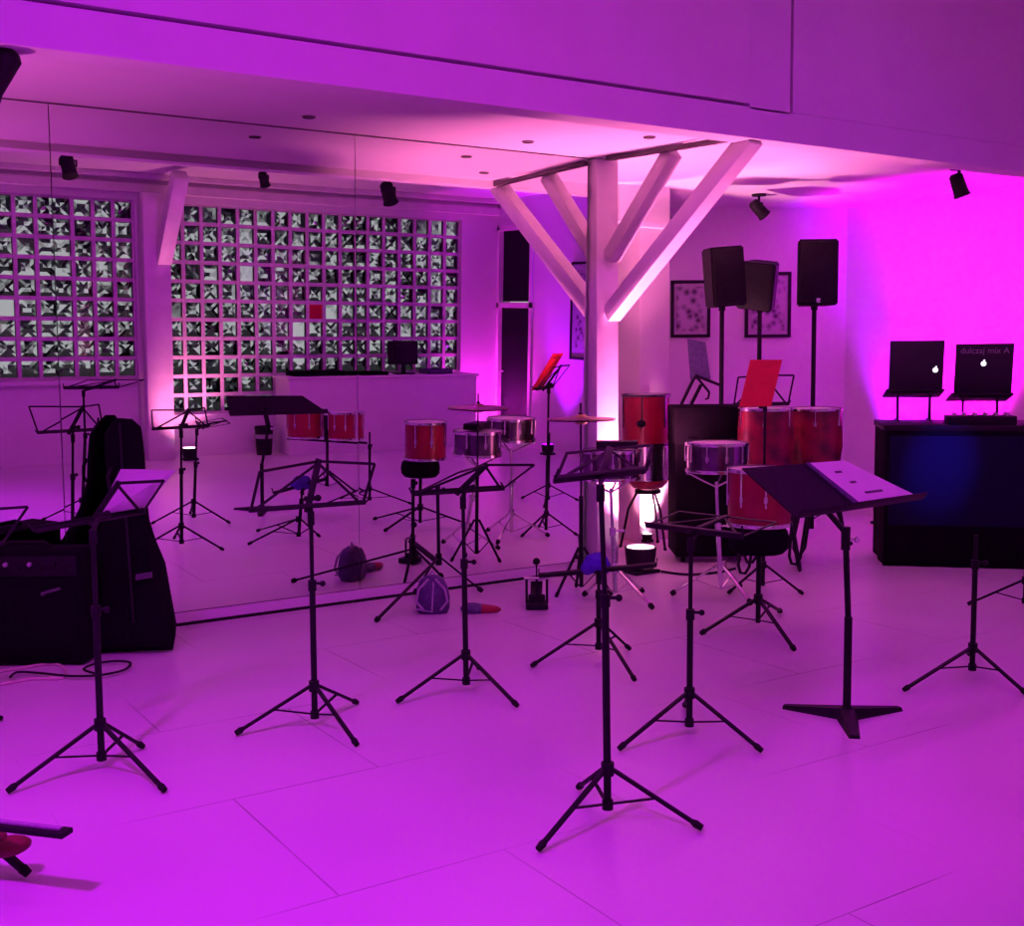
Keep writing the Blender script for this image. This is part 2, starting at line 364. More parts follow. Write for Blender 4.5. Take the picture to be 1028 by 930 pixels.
def music_stand(label, base_px, feet_px, hubz=.168, top=None, bend=None, desk=None, lowz=.55, name='music_stand', feet_r=None):
    base = onz(*base_px, .04); base.z = 0
    t = thing(name, label, 'music stand', base)
    if feet_px is not None: feet = third(base, [onz(*p, .012) for p in feet_px])
    else: feet = feet_r
    tripod(t, base, feet, hubz)
    top = V(top) if top is not None else base + V((0, 0, .86))
    lo = base + V((0, 0, .035)); dirn = (top-lo)
    k = lo + dirn*(lowz/dirn.z) if bend is None else V(bend)
    b = MB(); b.cyl(lo, k, .0125); b.build('lower_tube', 'black', t)
    b = MB(); b.cyl(k - (k-lo).normalized()*.02, top, .0085); b.build('upper_tube', 'black', t)
    b = MB(); b.cyl(V((base.x, base.y, hubz-.02)), V((base.x, base.y, hubz+.022)), .021); b.build('hub', 'black', t); b = MB(); b.cyl(lo, lo + V((0, 0, .03)), .018); b.build('lower_collar', 'black', t)
    kd = V((.7, -.7, 0)); b = MB(); b.cyl(k - V((0, 0, .03)), k + V((0, 0, .012)), .017); b.cyl(k, k + kd*.04, .006); b.ball(k + kd*.045, .012); b.build('clamp_knob', 'black', t)
    if desk: wire_desk(t, top, **desk)
    return t
def wire_desk(t, top, L, R, T, TL=None, TR=None, left=True, right=True, legs=None):
    """folding wire desk: lip from L to R, spine up to T, arms to the top corners TL and TR"""
    L, R, T = V(L), V(R), V(T); C = (L+R)/2; u = (R-L).normalized(); v = (T-C); n = u.cross(v).normalized()
    if n.z < 0: n = -n
    TL = V(TL) if TL is not None else L + v; TR = V(TR) if TR is not None else R + v
    b = MB(); b.bar(L, R, .018, .010, n, .002); b.bar(L + n*.012, R + n*.012, .006, .020, n, .001)
    for e in (L, R): b.bar(e, e + n*.045, .006, .006)
    b.build('desk_lip', 'black', t)
    b = MB(); b.bar(C - v*.12, T + v*.05, .026, .012, u, .003); b.build('desk_spine', 'black', t)
    b = MB()
    for side, E, K in ((left, L, TL), (right, R, TR)):
        if side:
            b.bar(T, K, .011, .004, v); b.bar(K, E*.97+C*.03, .011, .004, u); b.bar(T - v*.04, E*.92+C*.08, .011, .004, u)
    if left or right: b.build('desk_frame', 'black', t)
    else: b.bm.free()
    b = MB(); m = C + v*.2 - n*.012
    b.cyl(top - V((0, 0, .05)), top + V((0, 0, .005)), .014); b.bar(top, m, .016, .014); b.cyl(m - u*.02, m + u*.03, .010); b.ball(m + u*.036, .014); b.build('tilt_bracket', 'black', t)
def sheet(name, label, quad, t=.0015, lines=0, parts=True, cat='sheet music'):
    q = [V(p) for p in quad]; c = sum(q, V())/4
    o = thing(name, label, cat, c)
    n = (q[1]-q[0]).cross(q[2]-q[0]).normalized()
    if n.z < 0: q = q[::-1]; n = -n
    b = MB(); b.slab(q, t); b.build('paper', 'paper', o, smooth=False)
    if lines:
        for k in range(lines):
            b = MB()
            f = .25 + .5*k/max(1, lines-1)
            p = q[0].lerp(q[3], f); r = q[1].lerp(q[2], f); a = p.lerp(r, .3); e = p.lerp(r, .3 + .25*random.random() + .1)
            b.bar(a + n*.0006, e + n*.0006, .012, .0008, n.cross(e-a))
            b.build('printed_mark', 'ink', o, smooth=False)
    return o
# 1 left of centre, wire desk open
T1 = V((1.905, 4.40, 1.07))
music_stand('black wire music stand with open empty desk, right of the black gig bag', (316, 720), [(237, 737), (358, 706), (358, 748)], top=(1.843, 4.345, .87),
    desk=dict(L=(1.59, 4.36, .896), R=(2.065, 4.31, .896), T=T1, TL=(1.575, 4.19, 1.065), TR=(2.06, 4.20, 1.065)))
# 2 second stand
music_stand('black wire music stand with flattened desk, in front of the backpack on the floor', (468, 686), [(399, 705), (519, 709)], top=(2.585, 4.40, .87),
    desk=dict(L=(2.36, 4.45, .896), R=(2.795, 4.39, .896), T=(2.665, 4.33, 1.015), TL=(2.44, 4.18, 1.01), TR=(2.83, 4.20, 1.015)))
# 3 front stand
cb = onz(608, 602, .62)
music_stand('tallest black wire music stand, standing foremost in the middle', (610, 811), [(541, 853), (704, 832), (581, 791)], top=(2.25, 2.96, 1.075), bend=ond(607.5, 600, depth(onz(610, 811, .04))),
    desk=dict(L=(2.09, 2.99, 1.1), R=(2.51, 3.05, 1.1), T=(2.45, 3.17, 1.17), TL=(2.24, 3.13, 1.17), TR=(2.67, 3.21, 1.17)))
# 4 low stand behind it
gt = onz(601, 651, .04); gd = depth(gt)
music_stand('low black music stand holding a blue cloth, directly behind the foremost stand', (601, 651), [(534, 669), (637, 683), (632, 652)], top=ond(601, 576, gd), lowz=.28,
    desk=dict(L=ond(541, 579, gd-.05), R=ond(659, 568, gd+.02), T=ond(603, 556, gd+.12), left=False, right=False))
def blanket(name, label, cx, pts, m, cat):
    pass
b = MB(); cbl = ond(598, 564, gd); b.ball(cbl, .08, 1., .62, .62, 22)
for v_ in b.bm.verts:
    q_ = v_.co - cbl; k_ = 1 + .16*math.sin(q_.x*70+1)*math.cos(q_.z*60) + .12*math.sin(q_.y*80+q_.x*30); v_.co = cbl + q_*k_ + U_*(-.04*abs(q_.dot(R_))/.08)
o = b.build('cloth', 'blue', loc=cbl)
tag(o, 'crumpled blue-violet cloth draped over the low music stand', 'cloth')
# 5 right of centre, desk seen edge-on
Db = onz(692, 728, .04)
u5 = V((math.cos(rad(-78)), math.sin(rad(-78)), 0)); C5 = V((3.05, 3.42, .80))
music_stand('black music stand with desk folded level, between the foremost stand and the solid-desk stand', (692, 728), [(622, 752), (764, 754)], top=(3.03, 3.405, .77), lowz=.45,
    desk=dict(L=C5-u5*.235, R=C5+u5*.235, T=C5+V((-u5.y, u5.x, 0))*.02+V((.19, .03, .035))))
# 6 right: stand in front of the booth
Fb = onz(976, 672, .04)
music_stand('bare black tripod stand without a desk, in front of the draped black DJ booth', (976, 672), [(908, 693), (1030, 697)], top=Fb+V((0, 0, .62)), lowz=.5, hubz=.14)
# 7 far right edge
Rb = onz(1029, 605, .04)
music_stand('black music stand cut by the right edge of the photo, one leg in view', (1029, 605), [(972, 607)], top=Rb+V((0, 0, .62)), lowz=.5)
# 8 left, with sheets
music_stand('black wire music stand holding white sheet music, in front of the amplifier', (102, 762), [(8, 795), (165, 794), (143, 750)], top=(1.0, 4.37, .87),
    desk=dict(L=(.79, 4.31, .896), R=(1.25, 4.59, .896), T=(1.105, 4.40, 1.035), TR=(1.28, 4.42, 1.03), left=False))
Lz = [(1.03, 4.465, .905), (1.235, 4.585, .905), (1.335, 4.47, 1.065), (1.115, 4.425, 1.085)]
sheet('sheet_music', 'white sheet music on the left wire stand in front of the gig bag', [V(p_) + FW*.022 for p_ in Lz], lines=0)
# 9 cut by the left edge
Kb = V((.50, 5.12, 0)); Kd = depth(onz(3, 722, .012))
kf = onz(1, 722, .012)
music_stand('black wire music stand mostly outside the left edge, one desk corner in view', None, None, name='music_stand', top=None) if False else None
t = thing('music_stand', 'black wire music stand cut by the left edge of the photo, desk corner in view', 'music stand', (.47, 5.0, 0))
feet = [V((kf.x, kf.y, 0))] + [V((.47+.33*math.cos(a), 5.0+.33*math.sin(a), 0)) for a in (2.4, 4.6)]
tripod(t, (.47, 5.0, 0), feet, .168)
b = MB(); b.cyl((.47, 5.0, .035), (.47, 5.0, .5), .0125); b.build('lower_tube', 'black', t)
b = MB(); b.cyl((.47, 5.0, .48), (.47, 5.0, .86), .0085); b.build('upper_tube', 'black', t)
b = MB(); b.cyl((.47, 5.0, .148), (.47, 5.0, .19), .021); b.build('hub', 'black', t)
kc = ond(28, 509, 4.75); ke = ond(4, 546, 4.7)
du = V((.47, 5.0, 0)) - V((kc.x, kc.y, 0)); du.normalize()
wire_desk(t, V((.47, 5.0, .86)), L=ke + V((-.47, .10, 0)), R=ke, T=(kc + ke + V((-.47, .1, 0)))/2 + V((-.12, .06, .06)), TL=kc + V((-.50, .10, .0)), TR=kc)
# 10 bottom-left corner: low stand, brown strap
zb = V((.42, 3.62, 0))
t = thing('low_instrument_stand', 'low dark instrument stand with a flat bar, at the bottom left corner', 'stand', zb)
f1 = onz(28, 879, .012)
tripod(t, zb, [V((f1.x, f1.y, 0)), zb + V((-.3, .1, 0)), zb + V((-.05, -.33, 0))], .17, leg_r=.011, foot=.016)
b = MB(); b.cyl(zb + V((0, 0, .04)), zb + V((0, 0, .21)), .014); b.build('post', 'black', t)
p0, p1 = onz(-40, 824, .2), onz(68, 837, .2)
b = MB(); b.bar(p0, p1, .05, .016, V((0, 0, 1)).cross(p1-p0), .003); b.build('flat_bar', 'black', t)
b = MB(); b.bar(p0 + V((0, 0, .012)), p1 + V((0, 0, .012)) - (p1-p0).normalized()*.02, .016, .006, V((0, 0, 1)).cross(p1-p0)); plab(b.build('pad', 'strap', t), 'grey pad strip')
b = MB(); pc = onz(8, 850, .1); b.ball(pc, .05, 1.3, .9, .55, 16); b.ball(pc + V((-.04, .02, .025)), .04, 1.1, .9, .6, 14); plab(b.build('strap_pad', 'brown', t), 'brown-red leather pad')

# solid desk stand
Eb = onz(850, 716, .02); Eb.z = 0
t = thing('orchestral_music_stand', 'black solid-desk orchestral music stand on a flat three-winged base', 'music stand', Eb)
for p in ((787, 709), (903, 711), (858, 740)):
    f = onz(*p, .008); o = (f - Eb); o.z = 0; s = V((-o.y, o.x, 0)).normalized(); o_ = o.normalized()
    b = MB(); vs = []
    for c, w, h in ((Eb, .045, .045), (Eb + o, .022, .014)):
        vs.append([b.bm.verts.new(c + s*w), b.bm.verts.new(c + s*w*.6 + V((0, 0, h))), b.bm.verts.new(c - s*w*.6 + V((0, 0, h))), b.bm.verts.new(c - s*w)])
    b.bridge(vs[0], vs[1]); b.bm.faces.new(vs[0]); b.bm.faces.new(vs[1]); b.build('base_wing', 'black', t)
et = ond(849, 540, depth(Eb))
b = MB(); b.cyl(Eb + V((0, 0, .02)), Eb + V((0, 0, .42)), .0165); b.build('lower_tube', 'black', t)
b = MB(); b.cyl(Eb + V((0, 0, .40)), et, .0125); b.build('upper_tube', 'black', t)
b = MB(); b.cyl(Eb + V((0, 0, .0)), Eb + V((0, 0, .05)), .03, .02); b.build('base_collar', 'black', t)
EL, ER, ETL, ETR = onz(800, 520, .85), onz(926, 501, .85), onz(745, 470, 1.03), onz(848, 463, 1.03)
en = (ER-EL).cross((ETL+ETR)/2-EL).normalized()
def onplane(x, y):
    r = ray(x, y); return EYE + r*((EL-EYE).dot(en)/r.dot(en))
ETL, ETR = onplane(745, 470), onplane(848, 463)
b = MB(); b.slab([EL, ER, ETR, ETL], .006); b.build('desk', 'black', t, smooth=False)
en = (ER-EL).cross(ETL-EL).normalized()
b = MB(); b.bar(EL + en*.02, ER + en*.02, .045, .006, en, .001); b.build('desk_lip', 'black', t)
ec = EL*.3+ER*.2+ETL*.3+ETR*.2 - en*.04
b = MB(); b.bar(ec, et + V((0, 0, .02)), .04, .018, bev=.003); b.cyl(et - V((0, 0, .05)), et + V((0, 0, .045)), .019); b.build('tilt_bracket', 'black', t)
b = MB(); b.cyl(et + V((0, 0, -.01)), et + V((.035, -.02, -.01)), .007); b.ball(et + V((.04, -.023, -.01)), .013); b.build('tilt_knob', 'chrome', t)
def equad(a, c, f): return EL.lerp(ER, a).lerp(ETL.lerp(ETR, c), f) + en*.006
q = [equad(.50, .62, .03), equad(.985, .985, .03), equad(.985, .985, .99), equad(.50, .62, .99)]
sheet('sheet_music', 'white sheet music spread over the right half of the solid black desk', q, .003, 3)
q2 = [equad(.455, .585, .03) , equad(.50, .62, .03), equad(.50, .62, .99), equad(.455, .585, .99)]
b = MB(); b.slab([p + en*.003 for p in q2][::1], .010); tag(b.build('music_folder', 'bagcloth', loc=q2[0], smooth=False), 'narrow dark folder spine beside the sheet music on the solid desk', 'folder')

# ================================================================== GIG BAG, AMPLIFIER, CABLE
# gig bag: profile traced at its own distance, real thickness
gdep = 5.95
prof = [(99, 640), (92, 600), (90, 560), (95, 530), (103, 506), (103, 470), (99, 440), (98, 420), (104, 410), (118, 405), (132, 406), (141, 414), (144, 440), (146, 478), (149, 508), (156, 530), (164, 556), (170, 590), (176, 622), (173, 638)]
t = thing('gig_bag', 'tall black soft gig bag with a narrow neck, leaning by the mirror', 'instrument bag', onz(135, 645, 0))
b = MB(); fr = []
def bagp(x, y, o=0.):
    f = min(1, max(0, (640-y)/235)); return ond(x, y, gdep + .16*f + o)
gb = [bagp(x + (7 if x < 115 and y < 500 else 0), y) for x, y in prof]
zmin = min(g.z for g in gb); fx = FW.copy(); fx.z = 0; fx.normalize(); bc = sum(gb, V())/len(gb)
for dd, s_ in ((-.12, .80), (-.09, .93), (0., 1.), (.07, .93), (.09, .8)):
    row = []
    for g in gb:
        p = bc + (g-bc)*s_; p = p + fx*(dd*(1 if g.z < .62 else .45)); p.z = max(p.z - zmin, 0.)
        row.append(b.bm.verts.new(p))
    fr.append(row)
for a, c in zip(fr, fr[1:]): b.bridge(a, c)
b.bm.faces.new(fr[0][::-1]); b.bm.faces.new(fr[-1]); b.build('bag_body', 'cloth', t)
b = MB(); seam = [bagp(x, y, -.125 if y > 500 else -.06) for x, y in ((120, 425), (123, 480), (128, 540), (134, 625))]; b.tube(seam, .006, 8); b.build('zip', 'blackp', t)
c = bagp(144.5, 578.5, -.12)
b = MB(); b.box(c, (.085, .006, .03), (R_*.98+U_*.15, FW, U_)); plab(b.build('brand_patch', 'dimmark', t), 'small grey logo patch')
b = MB(); hp = [bagp(x, y, -.07) for x, y in ((112, 470), (108, 478), (110, 490), (115, 496))]; b.tube(hp, .009, 8); b.build('carry_handle', 'blackp', t)
# amplifier
adep = 5.75
at_ = ond(0, 545, adep)
base = onz(45, 670, 0)
t = thing('amplifier', 'black guitar amplifier with a row of knobs, at the left edge', 'amplifier', base)
fxv = (FW - V((0, 0, FW.z))).normalized(); rx = V((fxv.y, -fxv.x, 0))
c = base + fxv*.12 + V((0, 0, .29)) - rx*.11
b = MB(); b.box(c, (.62, .22, .56), (rx, fxv, V((0, 0, 1))), .02); b.build('cabinet', 'cloth', t)
cf = c - fxv*.112
b = MB(); b.box(cf + V((0, 0, -.07)), (.55, .012, .36), (rx, fxv, V((0, 0, 1))), .004); b.build('grille_cloth', 'cloth', t)
b = MB(); b.box(cf + V((0, 0, .205)), (.57, .012, .10), (rx, fxv, V((0, 0, 1))), .003); pnl = b.build('control_panel', 'black', t)
for k in range(9):
    kc = cf + rx*(-.23+.058*k) + V((0, 0, .205 + (.012 if k % 2 else -.01)))
    b = MB(); b.cyl(kc, kc - fxv*.02, .012, .010); b.build('knob', 'black' if k not in (3, 5) else 'strap', pnl)  # two knobs made paler to stand for glints on the row
b = MB(); lc = cf + rx*.155 + V((0, 0, .085)) - fxv*.008
X2 = (rx + V((0, 0, .28))).normalized()
b.box(lc, (.10, .004, .014), (X2, fxv, X2.cross(fxv)), .002); b.ball(lc - X2*.038 - V((0, 0, .004)), .012, 1, .4, .8); plab(b.build('brand_badge', 'dimmark', t), 'small slanted grey script badge')
b = MB(); hh = [c + V((0, 0, .28)) + rx*x + V((0, 0, z)) for x, z in ((-.12, 0), (-.09, .025), (.09, .025), (.12, 0))]; b.tube(hh, .011, 8); b.build('handle', 'rubber', t)
for sx in (-.25, .25):
    for sy in (-.07, .07):
        p = base + fxv*(.12+sy) + rx*(sx-.11); b = MB(); b.cyl(p, p + V((0, 0, .015)), .02); b.build('rubber_foot', 'rubber', t)
# cable coils on the floor
def cable(label, m, px_pts, r=.006, closed=False, name='cable'):
    pts = [onz(x, y, .008 + z) for x, y, z in px_pts]; sm = []
    n = len(pts)
    for i in range(n-1):
        p0, p1, p2, p3 = pts[max(0, i-1)], pts[i], pts[i+1], pts[min(n-1, i+2)]
        for k in range(6):
            u = k/6; sm.append(.5*((2*p1) + (p2-p0)*u + (2*p0-5*p1+4*p2-p3)*u*u + (3*p1-p0-3*p2+p3)*u**3))
    sm.append(pts[-1]); b = MB(); b.tube(sm, r, 8)
    return tag(b.build(name, m, loc=pts[0]), label, 'cable')
cable('pale cable looping on the floor before the amplifier', 'cord', [(-12, 676, 0), (20, 671, 0), (46, 667, 0), (60, 668, 0), (66, 674, 0), (62, 681, 0), (30, 682, 0), (-12, 690, 0)], .007)
cable('dark cable coiled on the floor behind the left music stand', 'blackp', [(10, 680, .01), (18, 675, .01), (40, 676, .01), (72, 679, .01), (100, 678, .01), (124, 673, .01), (131, 666, .01), (120, 664, .01), (98, 666, .01), (84, 672, .01), (98, 677, .01)], .006)
# long cables between the drums
cable('black cable running over the floor from the pier to the drums', 'blackp', [(664, 574, 0), (690, 577, 0), (720, 575, 0), (738, 571, 0)], .009)

# ================================================================== DRUMS
def drum(name, label, c, r, h, shell, rim='chrome', lugs=8, ax=None, cat='drum', taper=1., parent=None):
    """c = centre of the bottom edge; part list: shell, skin, two rims, lugs"""
    c = V(c); ax = (ax or V((0, 0, 1))).normalized()
    t = thing(name, label, cat, c)
    b = MB(); prof = [(r*taper, 0), (r*(taper*.5+.5)*1.01, h*.5), (r, h)] if taper == 1. else [(r*taper, 0), (r*(taper+.1), h*.22), (r*1.06, h*.62), (r*1.05, h*.8), (r, h)]
    b.lathe(prof, c, ax, 32); b.build('shell', shell, t)
    b = MB(); b.lathe([(r*1.0, h+.001), (r*.985, h+.006), (r*.3, h+.007)], c, ax, 32); b.build('skin', 'skin', t)
    for z in (0., h):
        rr = r*(taper if z == 0 else 1.)
        b = MB(); b.lathe([(rr*1.0, z-.008), (rr*1.05, z-.008), (rr*1.06, z+.004), (rr*1.05, z+.012), (rr*1.0, z+.012)], c, ax, 32, cap=False); b.build('rim', rim, t)
    u, v = basis(ax)
    for k in range(lugs):
        a = 2*math.pi*k/lugs + .2; o = u*math.cos(a) + v*math.sin(a)
        b = MB(); b.cyl(c + o*(r*1.035) + ax*(h*(.35 if taper == 1 else .84)), c + o*(r*1.035) + ax*(h+.006), .006, n=8); hl = h*(.5 if taper == 1 else .86); b.bar(c + o*(r*1.0) + ax*hl, c + o*(r*1.04) + ax*hl, .02, .03); b.build('lug', rim, t)
    return t
def snare_stand(name, label, base, top, m, feet, r=.15, hubz=.20, group=None):
    base = V(base); t = thing(name, label, 'drum stand', base); tripod(t, base, feet, hubz, m, leg_r=.009, foot=.018)
    top = V(top); k = base + (top-base)*.62
    b = MB(); b.cyl(base + V((0, 0, .05)), k, .014); b.build('lower_tube', m, t)
    b = MB(); b.cyl(k - V((0, 0, .03)), top, .010); b.build('upper_tube', m, t)
    b = MB(); b.cyl(k - V((0, 0, .03)), k + V((0, 0, .02)), .02); b.cyl(k, k + V((.05, -.03, 0)), .006); b.ball(k + V((.055, -.03, 0)), .012); b.build('clamp_knob', m, t)
    b = MB(); b.cyl(V((base.x, base.y, hubz-.02)), V((base.x, base.y, hubz+.03)), .024); b.build('hub', m, t)
    for i in range(3):
        a = 2.094*i + .6; o = V((math.cos(a), math.sin(a), 0))
        b = MB(); b.tube([top - V((0, 0, .03)), top + o*r*.55 + V((0, 0, .015)), top + o*r*.93 + V((0, 0, .05)), top + o*r*1.08 + V((0, 0, .055)), top + o*r*1.10 + V((0, 0, .085))], .007); b.build('basket_arm', m, t)
    return t
def circ_feet(base, r, a0): return [V((base[0] + r*math.cos(a0+2.094*i), base[1] + r*math.sin(a0+2.094*i), 0)) for i in range(3)]
def at_floor(x, dep):
    p = ond(x, 400, dep); p.z = 0; return p
def zat(y, x, dep): return ond(x, y, dep).z

# left snare with chrome double-braced stand
sb = onz(618, 599, 0.03); sb.z = 0; sd = depth(sb)
sn = at_floor(613, sd)
zb_ = zat(481, 613, sd)
fts = third(sb, [onz(655, 611, .015), onz(586, 598, .015)])
snare_stand('snare_stand', 'chrome tripod drum stand in front of the white post, behind the foremost music stand', sb, (sn.x, sn.y, zb_-.06), 'chrome', fts, .16)
drum('snare_drum', 'dark-shelled snare drum in front of the white timber post', (sn.x, sn.y, zb_), .17, .165, 'shell')
# flat black box on the snare
p = ond(614, 441, sd-.02); p.z = zb_ + .165 + .014
b = MB(); b.box(p + V((.04, 0, .028)), (.25, .12, .045), (V((.8, -.6, 0)), V((.6, .8, 0)), V((0, 0, 1))), .006); tag(b.build('practice_block', 'blackp', loc=p), 'flat black block lying on the dark snare drum', 'percussion block')
# chrome drum with red underside beside it
d2 = 8.9; c2 = at_floor(650.5, d2); zt2, zb2 = zat(449, 650, d2), zat(481, 650, d2)
t = drum('timbale_drum', 'chrome drum with a dark red underside, right of the white post', (c2.x, c2.y, zb2), .158, zt2-zb2, 'chrome')
b = MB(); b.lathe([(.06, -.085), (.115, -.07), (.15, -.03), (.158, 0)], (c2.x, c2.y, zb2), None, 28); plab(b.build('lower_bowl', 'red', t), 'dark red bowl')
t = thing('drum_stand', 'three-legged black stand under the chrome drum right of the post', 'drum stand', c2)
for a in (.5, 2.6, 4.7):
    o = V((math.cos(a), math.sin(a), 0)); b = MB(); b.tube([V((c2.x, c2.y, zb2-.10)) + o*.08, V((c2.x, c2.y, .3)) + o*.15, V((c2.x, c2.y, .012)) + o*.21], .010); lg = b.build('leg', 'black', t)
    b = MB(); b.ball(V((c2.x, c2.y, .014)) + o*.21, .014); b.build('rubber_foot', 'rubber', lg)
b = MB(); b.lathe([(.09, -.115), (.10, -.115), (.10, -.088), (.09, -.088)], (c2.x, c2.y, zb2), None, 20, cap=False); b.build('support_ring', 'black', t)
# red drum standing behind, before the pier
d3 = d2; zb3 = zt2 + .022; zt3 = zat(397, 648, d3); c3 = at_floor(648.5, d3)
t = drum('tom_drum', 'red tom drum stacked on the chrome drum before the lit white pier', (c3.x, c3.y, zb3), .178, zt3-zb3, 'red', 'shell', 6)
c3p = V((c3.x, c3.y, (zb3+zt3)/2 - .02)) - (FW - V((0, 0, FW.z))).normalized()*.176 - R_*.05
b = MB(); b.ball(c3p, .055, 1, .35, .5); b.build('badge_plate', 'blackp', t)
# second snare, chrome stand
d4 = 7.03; c4 = at_floor(720, d4); zt4, zb4 = zat(446, 720, d4), zat(473, 720, d4)
drum('snare_drum', 'chrome-rimmed snare drum in front of the black flight case', (c4.x, c4.y, zb4), .18, zt4-zb4, 'shell', 'chrome', 10)
s4 = at_floor(725, d4)
snare_stand('snare_stand', 'chrome tripod stand under the snare in front of the black flight case', s4, (c4.x, c4.y, zb4-.07), 'chrome', circ_feet(s4, .30, .4), .17)
# pair of red congas
d5 = 7.9
for x, dd, lab in ((769, 0, 'left red conga of the pair beside the DJ booth'), (819, .32, 'right red conga of the pair, nearest the DJ booth')):
    c5 = at_floor(x, d5+dd); zt5, zb5 = zat(411, x, d5+dd), .40
    t = drum('conga_drum', lab, (c5.x, c5.y, zb5), .178, zt5-zb5, 'conga', 'chrome', 6, taper=.72)
    b = MB(); b.lathe([(.178*.84, (zt5-zb5)*.22), (.178*.86, (zt5-zb5)*.22), (.178*.875, (zt5-zb5)*.27), (.178*.86, (zt5-zb5)*.27)], c5 + V((0, 0, zb5)), None, 28, cap=False); b.build('shell_band', 'chrome', t)
    s = thing('conga_stand', ('black U-legged stand under the left conga' if x == 769 else 'black U-legged stand under the right conga'), 'drum stand', c5)
    b = MB(); b.lathe([(.175, .39), (.187, .39), (.187, .42), (.175, .42)], (c5.x, c5.y, 0), None, 24, cap=False); b.lathe([(.12, .385), (.15, .385), (.15, .398), (.12, .398)], (c5.x, c5.y, 0), None, 24, cap=False)
    for a in (0, 1.571, 3.142, 4.712):
        o = V((math.cos(a), math.sin(a), 0)); b.bar(V((c5.x, c5.y, .39)) + o*.12, V((c5.x, c5.y, .39)) + o*.186, .02, .008)
    b.build('support_ring', 'black', s)
    for a in (-.9, 1.2, 3.3):
        o = V((math.cos(a), math.sin(a), 0)); q = V((-o.y, o.x, 0)); pc = V((c5.x, c5.y, 0)) + o*.17
        b = MB(); b.tube([pc - q*.06 + V((0, 0, .40)), pc - q*.045 + o*.06 + V((0, 0, .06)), pc - q*.02 + o*.07 + V((0, 0, .014)), pc + q*.02 + o*.07 + V((0, 0, .014)), pc + q*.045 + o*.06 + V((0, 0, .06)), pc + q*.06 + V((0, 0, .40))], .011); b.build('leg', 'black', s)
# red timbale on its throne-like stand
d6 = 6.42; c6 = at_floor(765, d6); zb6 = .575
hb = onz(761, 627, .03); hb.z = 0
t = thing('drum_throne', 'round black drum throne on a tripod, behind the orchestral music stand', 'drum throne', hb)
tripod(t, hb, third(hb, [onz(704, 637, .012), onz(797, 653, .012)]), .168, leg_r=.009, foot=.016)
b = MB(); b.cyl(hb + V((0, 0, .04)), hb + V((0, 0, .45)), .0135); b.build('post', 'black', t)
b = MB(); b.cyl(hb + V((0, 0, .145)), hb + V((0, 0, .195)), .024); b.build('hub', 'black', t)
b = MB(); b.lathe([(.09, .42), (.13, .425), (.155, .45), (.16, .50), (.15, .545), (.12, .56), (.02, .563)], hb, None, 28); b.build('seat', 'cloth', t)
zt6 = zat(474, 765, d6)
drum('timbale_drum', 'red drum with pale rims resting on the black drum throne', (hb.x+.03, hb.y+.03, zb6), .165, .29, 'red', 'chrome', 8)
# pair of red drums outside the frame on the right, seen only in the mirror
for (x, y), lab in (((4.50, 2.21), 'larger red drum of the pair seen mirrored left of centre'), ((4.74, 2.53), 'smaller red drum of the pair seen mirrored, nearer the counter')):
    big = x < 4.6; r = .175 if big else .13; zz = .52
    drum('timbale_drum', lab, (x, y, zz), r, .25, 'red', 'chrome', 8)
pc = V((4.635, 2.42, 0)); t = thing('drum_stand', 'black stand carrying the pair of red drums seen in the mirror', 'drum stand', pc)
tripod(t, pc, circ_feet(pc, .30, .9), .2, leg_r=.009)
b = MB(); b.cyl(pc + V((0, 0, .05)), pc + V((0, 0, .50)), .014); b.build('post', 'black', t)
b = MB(); b.bar((4.38, 2.05, .49), (4.84, 2.69, .49), .02, .02); b.build('cross_bar', 'black', t)
b = MB(); b.box((4.635, 2.42, .62), (.05, .05, .24), bev=.005); b.build('mount_block', 'blackp', t)
# cymbal and its stand
yd = sd + .1; cc = ond(583, 421, yd)
t = thing('hi_hat', 'pair of thin bronze cymbals on a slim stand before the white post', 'hi-hat', (cc.x, cc.y, 0))
for s, z in ((1, .004), (-1, -.006)):
    b = MB(); b.lathe([(.215, 0), (.12, .006*s), (.045, .012*s), (.03, .024*s), (.006, .026*s)], cc + V((0, 0, z)), None, 36); b.build('cymbal', 'brass', t)
b = MB(); b.cyl((cc.x, cc.y, .05), (cc.x, cc.y, .62), .013); b.build('lower_tube', 'black', t)
b = MB(); b.cyl((cc.x, cc.y, .6), (cc.x, cc.y, cc.z+.10), .006); b.ball((cc.x, cc.y, cc.z+.035), .013); b.build('pull_rod', 'black', t)
tripod(t, (cc.x, cc.y, 0), circ_feet((cc.x, cc.y), .2, 1.1), .3, leg_r=.008)

# ================================================================== SMALL THINGS AT THE MIRROR FOOT
# bass drum pedal
pb = onz(539, 611, 0)
t = thing('bass_drum_pedal', 'small black bass drum pedal on the floor near the mirror', 'drum pedal', pb)
ax = (R_ - V((0, 0, R_.z))).normalized(); fy = V((-ax.y, ax.x, 0))
b = MB(); b.box(pb + V((0, 0, .02)), (.13, .12, .035), (ax, fy, V((0, 0, 1))), .005); b.box(pb + fy*.02 + V((0, 0, .055)), (.10, .05, .045), (ax, fy, V((0, 0, 1))), .006); b.build('base_plate', 'blackp', t)
for s in (-.06, 0, .06):
    b = MB(); b.bar(pb + ax*s + V((0, 0, .03)), pb + ax*s + V((0, 0, .185)), .012, .012, bev=.002); b.build('upright', 'black', t)
b = MB(); b.cyl(pb - ax*.075 + V((0, 0, .18)), pb + ax*.075 + V((0, 0, .18)), .008); b.build('axle', 'chrome', t)
b = MB(); b.bar(pb + V((0, 0, .16)), pb + fy*.22 + V((0, 0, .03)), .07, .010, ax, .003); b.build('footboard', 'black', t)
